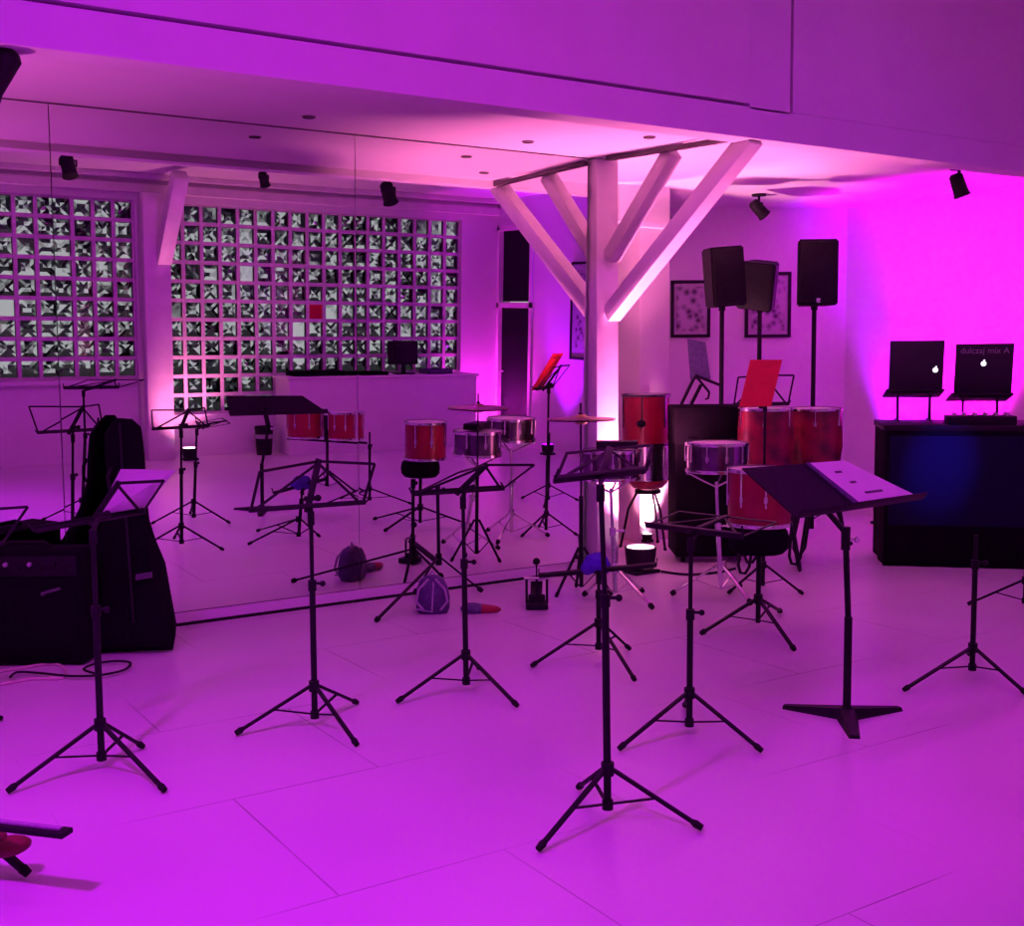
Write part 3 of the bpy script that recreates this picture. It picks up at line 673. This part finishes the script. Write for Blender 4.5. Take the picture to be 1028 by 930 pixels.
b = MB(); b.cyl(pb + V((0, 0, .18)), pb + fy*.03 + V((0, 0, .26)), .005); b.ball(pb + fy*.03 + V((0, 0, .275)), .022); b.build('beater', 'rubber', t)
# stick lying on the skirting line
p0, p1 = onz(540, 578, .012), onz(572, 570, .012)
b = MB(); b.tube([p0, p0.lerp(p1, .1), p0.lerp(p1, .7), p1], [.012, .016, .015, .010], 10); tag(b.build('padded_mallet', 'rubber', loc=p0), 'dark padded mallet lying along the mirror skirting', 'mallet')
# backpack
bp_ = onz(434, 617, 0); bd = depth(bp_)
t = thing('backpack', 'small slate backpack with grey straps, on the floor by the mirror', 'backpack', bp_)
ax = (R_ - V((0, 0, R_.z))).normalized(); fy = V((-ax.y, ax.x, 0)); Z = V((0, 0, 1))
b = MB(); rows = []
for z, w, d_ in ((0, .085, .05), (.03, .098, .065), (.09, .10, .07), (.15, .09, .062), (.195, .07, .045), (.22, .035, .025)):
    rows.append([b.bm.verts.new(bp_ + Z*z + ax*(w*math.copysign(abs(math.cos(a))**.6, math.cos(a))) + fy*(.05 + d_*math.copysign(abs(math.sin(a))**.6, math.sin(a)))) for a in [2*math.pi*i/16 for i in range(16)]])
for a, c in zip(rows, rows[1:]): b.bridge(a, c)
b.bm.faces.new(rows[0][::-1]); b.bm.faces.new(rows[-1]); b.build('body', 'bagcloth', t)
for s in (-1, 1):
    b = MB(); b.tube([bp_ + Z*.205 + ax*.02*s + fy*.01, bp_ + Z*.15 + ax*.075*s - fy*.015, bp_ + Z*.08 + ax*.09*s - fy*.025, bp_ + Z*.03 + ax*.05*s - fy*.022], .008); b.build('strap', 'strap', t)
b = MB(); b.tube([bp_ + Z*.035 - ax*.09 - fy*.02, bp_ + Z*.02 - fy*.03, bp_ + Z*.19 + ax*.01 - fy*.0], .006); b.build('piping', 'strap', t)
b = MB(); b.tube([bp_ + Z*.215 - ax*.025 + fy*.05, bp_ + Z*.245 + fy*.05, bp_ + Z*.215 + ax*.025 + fy*.05], .006); b.build('grab_loop', 'strap', t)
# pouch with red end
pa, pe = onz(463, 611, .03), onz(503, 612, .018)
t = thing('pouch', 'small dark pouch with a red end, lying right of the backpack', 'pouch', onz(480, 615, 0))
mid_ = pa.lerp(pe, .5)
b = MB(); b.tube([pa - Z*.01, pa.lerp(pe, .08), pa.lerp(pe, .3), pa.lerp(pe, .5)], [.012, .032, .036, .030], 14); b.build('body', 'bagcloth', t)
b = MB(); b.tube([pa.lerp(pe, .5), pa.lerp(pe, .7), pa.lerp(pe, .92), pe], [.030, .026, .018, .006], 14); plab(b.build('red_end', 'red', t), 'red end')
# slim microphone stand behind the backpack
mb = onz(441, 596, .02); mb.z = 0
t = thing('microphone_stand', 'slim black tripod microphone stand behind the backpack', 'microphone stand', mb)
tripod(t, mb, [onz(378, 624, .012), mb + V((.26, -.08, 0)), mb + V((-.12, .10, 0))], .24, leg_r=.008, strut=False, foot=.017)
b = MB(); b.cyl(mb + V((0, 0, .2)), mb + V((0, 0, .66)), .011); b.build('tube', 'black', t)
b = MB(); b.cyl(mb + V((0, 0, .2)), mb + V((0, 0, .27)), .02); b.build('hub', 'black', t)
b = MB(); b.cyl(mb + V((0, 0, .64)), mb + V((0, 0, .70)), .016); b.ball(mb + V((.03, -.02, .67)), .014); b.build('clamp', 'black', t)

# ================================================================== BACK RIGHT: CASE, SPEAKERS, PICTURES
d7 = 8.4; fc = at_floor(711, d7)
t = thing('flight_case', 'tall black flight case behind the chrome-rimmed snare drum', 'flight case', fc)
fxv = (FW - V((0, 0, FW.z))).normalized(); rx = V((fxv.y, -fxv.x, 0)); ZA = (rx, fxv, Z)
h7 = zat(407, 711, d7)
b = MB(); b.box(fc + Z*(h7*.38+.03), (.52, .42, h7*.76-.03), ZA, .012); b.build('body', 'cloth', t)
b = MB(); b.box(fc + Z*(h7*.88), (.53, .43, h7*.24), ZA, .012); b.build('lid', 'cloth', t)
for s in (-1, 1):
    b = MB(); b.box(fc + rx*.15*s - fxv*.215 + Z*h7*.765, (.06, .012, .08), ZA, .004); b.build('latch', 'blackp', t)
    for q in (-1, 1):
        w = fc + rx*.2*s + fxv*.15*q; b = MB(); b.cyl(w - rx*.012 + Z*.028, w + rx*.012 + Z*.028, .028); b.build('wheel', 'rubber', t)
# tablet on folding arm on the case
d8 = d7 - .05
t = thing('tablet_holder', 'tilted tablet on a folding arm standing on the flight case', 'tablet stand', V((ond(695, 405, d8).x, ond(695, 405, d8).y, h7)))
Q = [ond(693, 381, d8), ond(713, 381, d8), ond(708, 344, d8+.08), ond(690, 341, d8+.08)]
b = MB(); b.slab(Q[::-1], .012); b.build('tablet', 'bagcloth', t, smooth=False)
b = MB()
for a, c, r in (((684, 406), (698, 377), .010), ((694, 406), (704, 386), .010), ((698, 377), (712, 394), .012)): b.bar(ond(*a, d8-.02), ond(*c, d8), .03, .014, bev=.003)
b.build('arm', 'black', t)
b = MB(); b.bar(ond(698, 377, d8-.01), ond(726, 388, d8), .03, .02, bev=.003); b.build('shelf_bar', 'blackp', t)
b = MB(); b.tube([ond(712, 394, d8), ond(711, 400, d8), ond(708, 401, d8)], .008); b.build('clamp_hook', 'black', t)
# loudspeakers on poles
def speaker(label, slabel, x, ytop, ybot, wpx, dep, yaw, roll, led=None, tilt=0.):
    c = ond(x, (ytop+ybot)/2, dep); h = (ybot-ytop)/F_PX*dep; w = wpx/F_PX*dep
    fl = V((c.x, c.y, 0)); s = thing('speaker_stand', slabel, 'speaker stand', fl)
    zb_ = c.z - h/2
    b = MB(); b.cyl(fl + Z*.12, fl + Z*.9, .022); b.build('lower_tube', 'black', s)
    b = MB(); b.cyl(fl + Z*.88, V((c.x, c.y, zb_-.005)), .018); b.build('upper_tube', 'black', s)
    b = MB(); b.cyl(fl + Z*.86, fl + Z*.93, .032); b.cyl(fl + Z*.9, fl + Z*.9 + V((.05, -.04, 0)), .008); b.ball(fl + Z*.9 + V((.055, -.045, 0)), .016); b.build('clamp_knob', 'black', s)
    for i in range(3):
        a = 2.094*i + x; o = V((math.cos(a), math.sin(a), 0))
        b = MB(); b.bar(fl + Z*.62 + o*.03, fl + o*.30 + Z*.015, .025, .014, bev=.003); lg = b.build('leg', 'black', s)
        b = MB(); b.ball(fl + o*.30 + Z*.016, .016); b.build('rubber_foot', 'rubber', lg)
        b = MB(); b.bar(fl + Z*.2 + o*.02, fl + o*.17 + Z*.3, .016, .008); b.build('strut', 'black', s)
    t = thing('loudspeaker', label, 'loudspeaker', V((c.x, c.y, zb_)))
    f0 = -(FW - Z*FW.z).normalized(); f = Matrix.Rotation(yaw, 3, 'Z') @ f0; X = V((-f.y, f.x, 0)); X = X if X.dot(R_) > 0 else -X
    ZZ = (Z*math.cos(roll) + X*math.sin(roll)); X = (X*math.cos(roll) - Z*math.sin(roll))
    if tilt: f = (f - Z*tilt).normalized(); ZZ = X.cross(-f).normalized() if X.cross(-f).z > 0 else -X.cross(-f).normalized()
    dp = w*.85; cc_ = V((c.x, c.y, c.z)) 
    b = MB(); vs = []
    for sgn, ww in ((1, w/2), (-1, w*.36)):
        ctr = cc_ + f*(dp/2*sgn)
        vs.append([b.bm.verts.new(ctr + X*ww*sx + ZZ*h/2*sz) for sx, sz in ((-1, -1), (1, -1), (1, 1), (-1, 1))])
    b.bridge(vs[0], vs[1]); b.bm.faces.new(vs[0]); b.bm.faces.new(vs[1])
    bmesh.ops.bevel(b.bm, geom=b.bm.edges[:], offset=.012, segments=2, affect='EDGES'); b.build('cabinet', 'blackp', t)
    b = MB(); b.box(cc_ + f*(dp/2+.004), (w*.88, .012, h*.92), (X, f, ZZ), .004); b.build('grille', 'black', t)
    b = MB(); b.bar(cc_ - f*dp*.2 + ZZ*(h/2-.005) - X*.06, cc_ - f*dp*.2 + ZZ*(h/2-.005) + X*.06, .03, .02, bev=.004); b.build('top_handle', 'black', t)
    b = MB(); b.cyl(V((c.x, c.y, zb_-.03)), V((c.x, c.y, zb_+.01)), .026); b.build('pole_socket', 'black', t)
    if led:
        b = MB(); b.box(cc_ + f*(dp/2+.012) - ZZ*(h/2-.035), (.03, .006, .035), (X, f, ZZ), .003); plab(b.build('badge', 'chrome', t), 'bright badge')
speaker('leftmost black loudspeaker on a pole, turned to the left', 'black pole stand under the leftmost loudspeaker', 725, 249, 308, 37, 8.98, .28, rad(-5))
speaker('middle black loudspeaker on a pole, tilted and partly behind the leftmost one', 'black pole stand under the middle loudspeaker', 763, 263, 310, 37, 9.4, -.5, rad(8), tilt=.15)
speaker('rightmost black loudspeaker on a pole, upright before the violet wall', 'black pole stand under the rightmost loudspeaker', 818, 242, 307, 40, 8.9, -.05, 0, led=True)
# framed pictures on the back wall
def picture(label, x0, x1, y0, y1, tl=0.):
    a, b_, c, d_ = backw(x0, y0+tl, .012), backw(x1, y0, .012), backw(x1, y1, .012), backw(x0, y1, .012)
    cen = (a+b_+c+d_)/4; w, h = (b_-a).length, (d_-a).length; t = thing('framed_picture', label, 'picture', cen)
    X = (b_-a).normalized(); n = -nn; Y = Z
    b = MB(); f = .028
    for sx in (-1, 1): b.box(cen + dn*(sx*(w/2-f/2)), (f, .03, h), (dn, nn, Z), .004)
    for sz in (-1, 1): b.box(cen + Z*(sz*(h/2-f/2)), (w, .03, f), (dn, nn, Z), .004)
    b.build('frame', 'blackp', t)
    b = MB(); b.box(cen + nn*.004, (w-f, .012, h-f), (dn, nn, Z)); b.build('mat_board', 'matb', t, smooth=False)
    b = MB(); b.box(cen - nn*.004, (w*.72, .008, h*.78), (dn, nn, Z)); b.build('print', 'art', t, smooth=False)
picture('framed picture on the back wall, left of the loudspeakers', 673.5, 713, 280, 339.5, 2)
picture('framed picture on the back wall, behind the middle loudspeaker', 748, 794, 273, 339)
# large picture on the right wall, seen in the mirror
cen = V((XR-.016, 1.37, 1.77)); w, h = .72, 1.18
t = thing('framed_picture', 'tall framed picture on the right wall, seen in the mirror beside the post', 'picture', cen)
b = MB()
for s in (-1, 1): b.box(cen + V((0, s*(w/2-.015), 0)), (.03, .03, h)); b.box(cen + V((0, 0, s*(h/2-.015))), (.03, w, .03))
b.build('frame', 'blackp', t)
b = MB(); b.box(cen + V((.004, 0, 0)), (.012, w-.03, h-.03)); b.build('mat_board', 'matb', t, smooth=False)
b = MB(); b.box(cen - V((.004, 0, 0)), (.008, w*.7, h*.76)); b.build('print', 'art', t, smooth=False)
# red folder on wire stand behind the congas
d9 = 8.3 if False else 7.2; fb = at_floor(768, 7.2); 
fd = 7.2
t = thing('music_stand', 'black wire music stand before the congas, holding the bright red folder', 'music stand', fb)
tripod(t, fb, circ_feet(fb, .26, .9), .168)
b = MB(); b.cyl(fb + Z*.035, fb + Z*.6, .0125); b.build('lower_tube', 'black', t)
ft = V((fb.x, fb.y, zat(405, 768, fd)))
b = MB(); b.cyl(fb + Z*.58, ft, .0085); b.build('upper_tube', 'black', t)
b = MB(); b.cyl(fb + Z*.148, fb + Z*.19, .021); b.build('hub', 'black', t)
wire_desk(t, ft, L=ond(736, 407, fd-.02), R=ond(792, 406, fd-.02), T=ond(768, 377, fd+.08), TL=ond(741, 379, fd+.08), TR=ond(797, 377, fd+.08))
q = [ond(742, 409, fd-.06), ond(774, 408, fd-.06), ond(785, 362, fd+.05), ond(753, 362, fd+.05)]
t = thing('red_folder', 'bright red music folder standing on the wire stand before the congas', 'folder', (q[0]+q[1])/2)
b = MB(); b.slab(q, -.010); b.build('cover', 'redp', t, smooth=False)
q2 = [p.lerp((q[0]+q[1]+q[2]+q[3])/4, .05) - FW*.004 for p in q]
b = MB(); b.bar(q[0].lerp(q[1], .03) - FW*.004, q[3].lerp(q[2], .03) - FW*.004, .012, .004); b.build('spine_edge', 'red', t)

# ================================================================== DJ BOOTH
ddj = 7.97; p0 = onz(886, 568, 0); p1 = onz(1080, 573, 0)
ux = (p1-p0); L_ = ux.length; ux.normalize(); uy = V((-ux.y, ux.x, 0)); uy = uy if uy.dot(FW) > 0 else -uy
htop = zat(426, 884, depth(p0))
t = thing('dj_booth', 'black draped DJ booth table in the right rear corner', 'table', p0.lerp(p1, .5))
BA = (ux, uy, Z)
b = MB(); b.box(p0.lerp(p1, .5) + uy*.33 + Z*(htop-.02), (L_+.02, .68, .04), BA, .004); b.build('table_top', 'blackp', t)
b = MB(); nf = 60; lo, hi = [], []
path = [(0, .64, 0), (0, .0, 0)] ; 
def drape(b, a, c, n, amp):
    prev = None
    for i in range(n+1):
        f = i/n; p = a.lerp(c, f); out = uy if abs((c-a).normalized().dot(ux)) > .5 else ux
        w = amp*math.sin(f*n*.9)
        vs = [b.bm.verts.new(p - out*(w*(1-z/htop)) + Z*z) for z in (.0, htop*.5, htop-.038)]
        if prev:
            for k in range(2): b.bm.faces.new((prev[k], vs[k], vs[k+1], prev[k+1]))
        prev = vs
drape(b, p0 + uy*.66, p0, 14, .006); drape(b, p0, p1, 40, .005); drape(b, p1, p1 + uy*.66, 14, .006)
o = b.build('drape', 'cloth', t); md = o.modifiers.new('t', 'SOLIDIFY'); md.thickness = .006
for a, c in ((.06, .06), (L_-.06, .06), (.06, .6), (L_-.06, .6)):
    b = MB(); q = p0 + ux*a + uy*c; b.cyl(q, q + Z*(htop-.04), .018); b.build('leg', 'black', t)
# front panel, blue light on the booth tinted into its base colour
gp0, gp1 = .03, 1.25
b = MB(); b.box(p0 + ux*((gp0+gp1)/2) - uy*.012 + Z*.60, (gp1-gp0, .012, .62), BA, .003); plab(b.build('front_panel', mat('panel_blue_glow_tint', (.006, .006, .03), .6, spec=.1), t), 'dark front panel with a soft blue glow tinted into its colour')
# mixer with knobs
mx = p0 + ux*.64 + uy*.14 + Z*htop
t = thing('dj_mixer', 'low black DJ mixer with small bright knobs on the booth', 'mixer', mx)
b = MB(); b.box(mx + Z*.03, (.44, .22, .06), BA, .006); b.build('body', 'blackp', t)
for i in range(6):
    for j in range(2):
        q = mx + ux*(-.17+.068*i) + uy*(-.05+.10*j) + Z*.06; b = MB(); b.cyl(q, q + Z*.022, .011, .009, 10); b.build('knob', 'strap', t)
# laptops on stands
def laptop(label, x0, x1, y0, y1, dep, emb, txt, slabel, legs_px):
    c = ond((x0+x1)/2, (y0+y1)/2, dep); w = (x1-x0)/F_PX*dep; h = (y1-y0)/F_PX*dep
    f = -uy; X = ux; ztop = c.z + h/2
    t = thing('laptop', label, 'laptop', c - Z*h/2)
    ti = .16; ZZ = (Z*math.cos(ti) - f*math.sin(ti)*-1).normalized() if False else (Z*math.cos(ti) + f*math.sin(ti)).normalized()
    n = X.cross(ZZ).normalized(); n = n if n.dot(f) > 0 else -n
    b = MB(); b.box(c, (w, .012, h), (X, n, ZZ), .004); lid = b.build('lid', mat('laptop_lid', (.02, .018, .026), .5), t)
    hb_ = c - ZZ*h/2
    bx = (uy*.96 - Z*.22).normalized()
    b = MB(); b.box(hb_ + bx*.12 - Z*.008, (w*1.08, .25, .018), (X, bx, X.cross(bx)), .004); b.build('keyboard_base', 'blackp', t)
    e = ond(*emb, dep); e = c + X*((e-c).dot(X)) + ZZ*((e-c).dot(Z)) + n*.0068
    b = MB(); b.ball(e, .019, 1, 1, 1, 14)
    for v in b.bm.verts:
        d_ = v.co - e; v.co = e + X*d_.dot(X)*1.0 + ZZ*d_.dot(ZZ)*.95 + n*d_.dot(n)*.12
    b.ball(e + ZZ*.024 + X*.004, .006, 1, 1, 1, 8); plab(b.build('lit_emblem', 'glow', t), 'glowing white emblem')
    if txt: text_mesh('lettering', txt, w*.155, 'greymark', c + ZZ*h*.36 + n*.0072, X, ZZ, t)
    s0 = V((c.x, c.y, 0)) + uy*.1
    s = thing('laptop_stand', slabel, 'laptop stand', V((s0.x, s0.y, htop)))
    zt_ = hb_.z - .03
    for k in (-1, 1):
        b = MB(); b.bar(V((s0.x, s0.y, htop+.006)) + X*w*.30*k, V((s0.x, s0.y, zt_)) + X*w*.30*k, .014, .014); b.bar(V((s0.x, s0.y, htop+.006)) + X*w*.30*k - uy*.1, V((s0.x, s0.y, htop+.006)) + X*w*.30*k + uy*.12, .014, .01); b.build('leg', 'black', s)
    b = MB(); b.bar(V((s0.x, s0.y, zt_)) - X*w*.42, V((s0.x, s0.y, zt_)) + X*w*.42, .16, .012, uy); b.build('cradle', 'black', s)
laptop('left black laptop with a glowing emblem near its edge, on the DJ booth', 894, 946, 342, 391, 8.38, (938.5, 371.5), None, 'thin-legged stand under the left laptop', None)
laptop('right black laptop with grey lettering above its glowing emblem', 960, 1015, 345, 395, 8.38, (987, 365), 'dulczaj mix A', 'thin-legged stand under the right laptop', None)

# ================================================================== COUNTER BEHIND THE CAMERA, SEEN IN THE MIRROR
cx0, cx1, cy0, cy1, ch = 5.33, 7.82, -.70, -.22, .94
t = thing('reception_counter', 'long white counter below the glass blocks, seen in the mirror', 'counter', ((cx0+cx1)/2, (cy0+cy1)/2, 0))
b = MB(); b.box(((cx0+cx1)/2, (cy0+cy1)/2, ch/2-.015), (cx1-cx0-.06, cy1-cy0-.04, ch-.03), bev=.006); b.build('front', 'frost', t)
b = MB(); b.box(((cx0+cx1)/2, (cy0+cy1)/2, ch-.015), (cx1-cx0, cy1-cy0, .03), bev=.005); b.build('counter_top', 'frost', t)
t = thing('keyboard_case', 'flat dark case lying on the left end of the white counter', 'case', (5.80, -.45, ch))
b = MB(); b.box((5.80, -.45, ch+.03), (.68, .3, .06), bev=.012); b.build('shell', 'cloth', t)
b = MB(); b.tube([(5.73, -.30, ch+.03), (5.75, -.28, ch+.035), (5.85, -.28, ch+.035), (5.87, -.30, ch+.03)], .008); b.build('handle', 'blackp', t)
t = thing('keyboard_case', 'smaller dark case on the counter between long case and monitor', 'case', (6.37, -.45, ch))
b = MB(); b.box((6.37, -.45, ch+.022), (.38, .28, .044), bev=.01); b.build('shell', 'cloth', t)
mcx = 6.84; t = thing('monitor', 'black computer monitor on the white counter, seen from behind in the mirror', 'monitor', (mcx, -.45, ch))
b = MB(); b.box((mcx, -.48, ch+.27), (.42, .05, .30), bev=.015); b.build('screen_housing', 'blackp', t)
b = MB(); b.box((mcx, -.45, ch+.27), (.28, .04, .2), bev=.01); b.build('rear_bulge', 'blackp', t)
b = MB(); b.bar((mcx, -.46, ch+.01), (mcx, -.46, ch+.16), .07, .03); b.build('neck', 'black', t)
b = MB(); b.box((mcx, -.45, ch+.008), (.24, .18, .016), bev=.004); b.build('foot', 'black', t)
t = thing('paper_tray', 'shallow grey tray on the counter right of the monitor', 'tray', (7.30, -.45, ch))
b = MB(); b.box((7.30, -.45, ch+.012), (.36, .26, .02), bev=.004)
for s in (-1, 1): b.box((7.30+s*.175, -.45, ch+.035), (.01, .26, .05)); b.box((7.30, -.45+s*.125, ch+.035), (.36, .01, .05))
b.build('tray', 'bagcloth', t)
t = thing('waste_bin', 'small dark bin on the floor below the glass blocks, seen in the mirror', 'bin', (5.14, -.5, 0))
b = MB(); b.lathe([(.09, .0), (.11, .33), (.115, .34), (.105, .34), (.085, .01)], (5.14, -.5, 0), None, 20); b.build('bin', 'blackp', t)
b = MB(); b.lathe([(.1105, .20), (.112, .20), (.113, .25), (.1115, .25)], (5.14, -.5, 0), None, 20, cap=False); b.build('band', 'strap', t)
# small lamp box clipped on a stand seen in the mirror
# ================================================================== LAMPS
def spotlight(name, label, top, body_dir, s=1., m='blackp'):
    top = V(top); t = thing(name, label, 'spotlight', top)
    b = MB(); b.cyl(top - Z*.014*s, top, .055*s); b.build('ceiling_plate', m, t)
    b = MB(); b.cyl(top - Z*.07*s, top - Z*.01, .010*s)
    h = top - Z*.11*s; d_ = V(body_dir).normalized(); q = V((-d_.y, d_.x, 0)); q = q.normalized() if q.length > .01 else V((1, 0, 0))
    b.bar(top - Z*.07*s - q*.055*s, top - Z*.07*s + q*.055*s, .02*s, .008*s); b.bar(top - Z*.07*s - q*.055*s, h - q*.055*s, .018*s, .008*s); b.bar(top - Z*.07*s + q*.055*s, h + q*.055*s, .018*s, .008*s); b.build('yoke', m, t)
    b = MB(); b.lathe([(.028*s, -.075*s), (.042*s, -.06*s), (.046*s, .05*s), (.052*s, .07*s), (.046*s, .072*s)], h, d_, 20); b.build('lamp_body', m, t)
    b = MB(); b.cyl(h + d_*.0725*s, h + d_*.075*s, .042*s, n=18); b.build('lens', 'screen', t)
    return t
def ceil_at(x, y, z): return onz(x, y, z)
spotlight('ceiling_spotlight', 'black spotlight on the low ceiling above the DJ booth', ceil_at(963, 168, 2.79), (.3, -.2, -1), 1.15)
spotlight('ceiling_spotlight', 'black spotlight on the ceiling above the loudspeakers', ceil_at(762, 195, 2.79), (.7, -.3, -.8), 1.1)
tp = onz(-5, 33, 2.765)
spotlight('ceiling_spotlight', 'large black spotlight cut by the left edge, under the ceiling', tp + V((-.0, 0, 0)), (-.5, .1, -.8), 1.35)
for (x, y), lab, s in (((2.64, 1.0), 'small black spotlight hung left of the mirrored timber post', 1.5), ((5.95, .9), 'small black spotlight hung above the counter\'s right half, in the mirror', 1.7), ((4.66, .8), 'small black spotlight right of the mirrored timber post', 1.1)):
    spotlight('soffit_spotlight', lab, (x, y, 3.22), (.1, .4, -1), s)
def downlight(label, p, nrm=None):
    t = thing('downlight', label, 'downlight', p); p = V(p)
    b = MB(); b.lathe([(.030, -.008), (.035, -.007), (.037, 0), (.027, .0)], p, None, 20, cap=False); b.lathe([(.026, -.003), (.024, -.001)], p, None, 20); b.build('trim_ring', 'lath', t)
def slopez(y): return 2.745 + (y-4.98)*(.055/1.64) - .001
for x, y, lab in ((310, 117, 'recessed downlight in the ceiling, leftmost of three'), (530, 142, 'recessed downlight in the ceiling left of the post braces'), (652, 137, 'recessed downlight in the ceiling above the post braces')):
    p = onz(x, y, 2.775); p = onz(x, y, slopez(p.y)); p.z = slopez(p.y); downlight(lab, p)
# LED uplights on the floor
def uplight(label, p, lm, s=1., aim=(0, 0, 1)):
    p = V(p); t = thing('led_uplight', label, 'uplight', p); a = V(aim).normalized()
    b = MB(); b.box(p + Z*.012, (.17*s, .14*s, .024), bev=.005); b.build('floor_bracket', 'black', t)
    c = p + Z*.075*s
    b = MB(); b.lathe([(.055*s, -.045*s), (.078*s, -.035*s), (.085*s, .04*s), (.088*s, .065*s), (.078*s, .066*s)], c, a, 24); b.build('can', 'blackp', t)
    b = MB(); b.cyl(c + a*.0665*s, c + a*.069*s, .074*s, n=24); plab(b.build('lens', lm, t), 'glowing lens')
    return c + a*.09*s
PINK = (1., .18, .48); MAG = (1., .0, .85); VIO = (.42, .0, 1.)
lp = lens('pink_led_lens', (1., .55, .75), 6.); lm_ = lens('magenta_led_lens', MAG, 5.); lv = lens('violet_led_lens', VIO, 5.)
def light(kind, name, loc, e, col, aim=None, size=90, blend=.6, r=.06, **k):
    L = bpy.data.lights.new(name, kind); L.energy = e; L.color = col; L.shadow_soft_size = r
    if kind == 'SPOT': L.spot_size = rad(size); L.spot_blend = blend
    o = bpy.data.objects.new(name, L); COL.objects.link(o); o.location = V(loc)
    if aim is not None: o.rotation_euler = (V(aim)-V(loc)).to_track_quat('-Z', 'Y').to_euler()
    return o
u1 = uplight('black floor uplight glowing pink-white between the post and the pier', onz(643, 575, 0), lp, 1.25)
light('SPOT', 'uplight_pink', u1 + Z*.03, 850, PINK, u1 + V((.0, .0, 1)), 92, 1., .09)
u7 = uplight('black floor uplight at the foot of the white pier, behind the stacked drums', at_floor(650, 9.14), lp, .48)
light('SPOT', 'uplight_pier', u7 + Z*.03, 560, (1., .30, .52), u7 + V((.05, .05, 1)), 76, .8, .04)
u2 = uplight('magenta floor uplight against the right wall, hidden behind the DJ booth', (8.0, 6.05, 0), lm_, 1.)
light('SPOT', 'uplight_magenta', u2 + Z*.03, 1000, MAG, u2 + V((.16, 0, 1)), 62, .9, .05)
u3 = uplight('violet floor uplight in the rear corner, hidden behind the congas', (8.13, 6.66, 0), lv, 1.)
light('SPOT', 'uplight_violet', u3 + Z*.03, 720, VIO, u3 + V((.14, .05, 1)), 50, .9, .05)
u8 = uplight('added violet floor uplight against the right wall beyond the door, seen in the mirror', (8.12, .95, 0), lv, .9)  # lamp added for the violet light on this wall
light('SPOT', 'uplight_door', u8 + Z*.03, 420, VIO, u8 + V((.12, .02, 1)), 66, .9, .05)
u4 = uplight('pink-white uplight standing at the counter\'s right end, seen in the mirror', (8.02, -.58, 0), lp, 1.)
light('SPOT', 'uplight_corner', u4 + Z*.03, 170, (1., .02, .9), u4 + V((.05, -.06, 1)), 150, .8, .05)
u5 = uplight('pink-white uplight at the foot of the mirrored timber post', (4.20, -.40, 0), lp, 1.)
light('SPOT', 'uplight_post', u5 + Z*.03, 150, (1., .22, .5), u5 + V((-.03, -.05, 1)), 130, .8, .05)
# unseen fill washes added high in the void, above the mezzanine's lower edge
light('SPOT', 'wash_violet', (-.9, 2.1, 3.9), 860, (.60, .001, 1.), (.1, 2.7, 0), 85, .95, .12)
light('SPOT', 'fill_pink', (.9, 2.2, 3.9), 75, (1., .09, .80), (1.7, 5.1, 0), 46, 1., .12)
light('SPOT', 'fill_front', (-1.4, 2.3, 3.9), 270, (.50, .0005, 1.), (.6, 4.9, 3.3), 85, .95, .12)
light('SPOT', 'fill_magenta', (2.4, 2.0, 3.95), 118, (.84, .014, 1.0), (2.6, 5.3, .0), 120, .95, .12)
light('SPOT', 'fill_right', (6.0, 2.0, 3.95), 82, (.50, .003, 1.0), (5.2, 4.6, .0), 120, .95, .12)
light('SPOT', 'fill_rear', (3.6, 4.5, 3.7), 150, (.80, .02, 1.0), (4.2, -.8, .9), 110, .95, .12)
light('SPOT', 'ceiling_fill_left', (-.6, 5.6, .2), 270, (1., .14, .66), (-.3, 5.55, 2.7), 112, 1., .05)  # unseen low pink spot added to brighten the left ceiling
light('SPOT', 'wash_blue', (5.0, 2.4, 3.9), 2600, (.05, .04, 1.), p0 + ux*.36 + Z*.68, 7.5, 1., .05)  # unseen narrow spot added for the blue patch on the booth

# ------------------------------------------------------------------ world: night town glow outside the glass blocks
w = bpy.data.worlds.new('outside'); sc.world = w; w.use_nodes = True
nt = w.node_tree; bg = nt.nodes['Background']; N = nt.nodes.new; Lk = nt.links.new
tc = N('ShaderNodeTexCoord'); n = N('ShaderNodeTexNoise'); n.inputs['Scale'].default_value = 9; n.inputs['Detail'].default_value = 4
Lk(tc.outputs['Generated'], n.inputs['Vector'])
r = N('ShaderNodeValToRGB'); r.color_ramp.elements[0].position = .45; r.color_ramp.elements[0].color = (.01, .01, .02, 1); r.color_ramp.elements[1].position = .58; r.color_ramp.elements[1].color = (.8, .82, .85, 1)
Lk(n.outputs['Fac'], r.inputs['Fac']); Lk(r.outputs['Color'], bg.inputs['Color']); bg.inputs['Strength'].default_value = .62

# ------------------------------------------------------------------ view
sc.view_settings.view_transform = 'Standard'; sc.view_settings.look = 'None'
sc.view_settings.gamma = 1; sc.view_settings.use_curve_mapping = False; sc.view_settings.exposure = -.14
sc.cycles.caustics_reflective = False; sc.cycles.caustics_refractive = False
sc.cycles.max_bounces = 10; sc.cycles.transmission_bounces = 8; sc.cycles.glossy_bounces = 6; sc.cycles.diffuse_bounces = 4
sc.cycles.sample_clamp_indirect = 6
for o in bpy.data.objects:
    if '_w' in o: del o['_w']
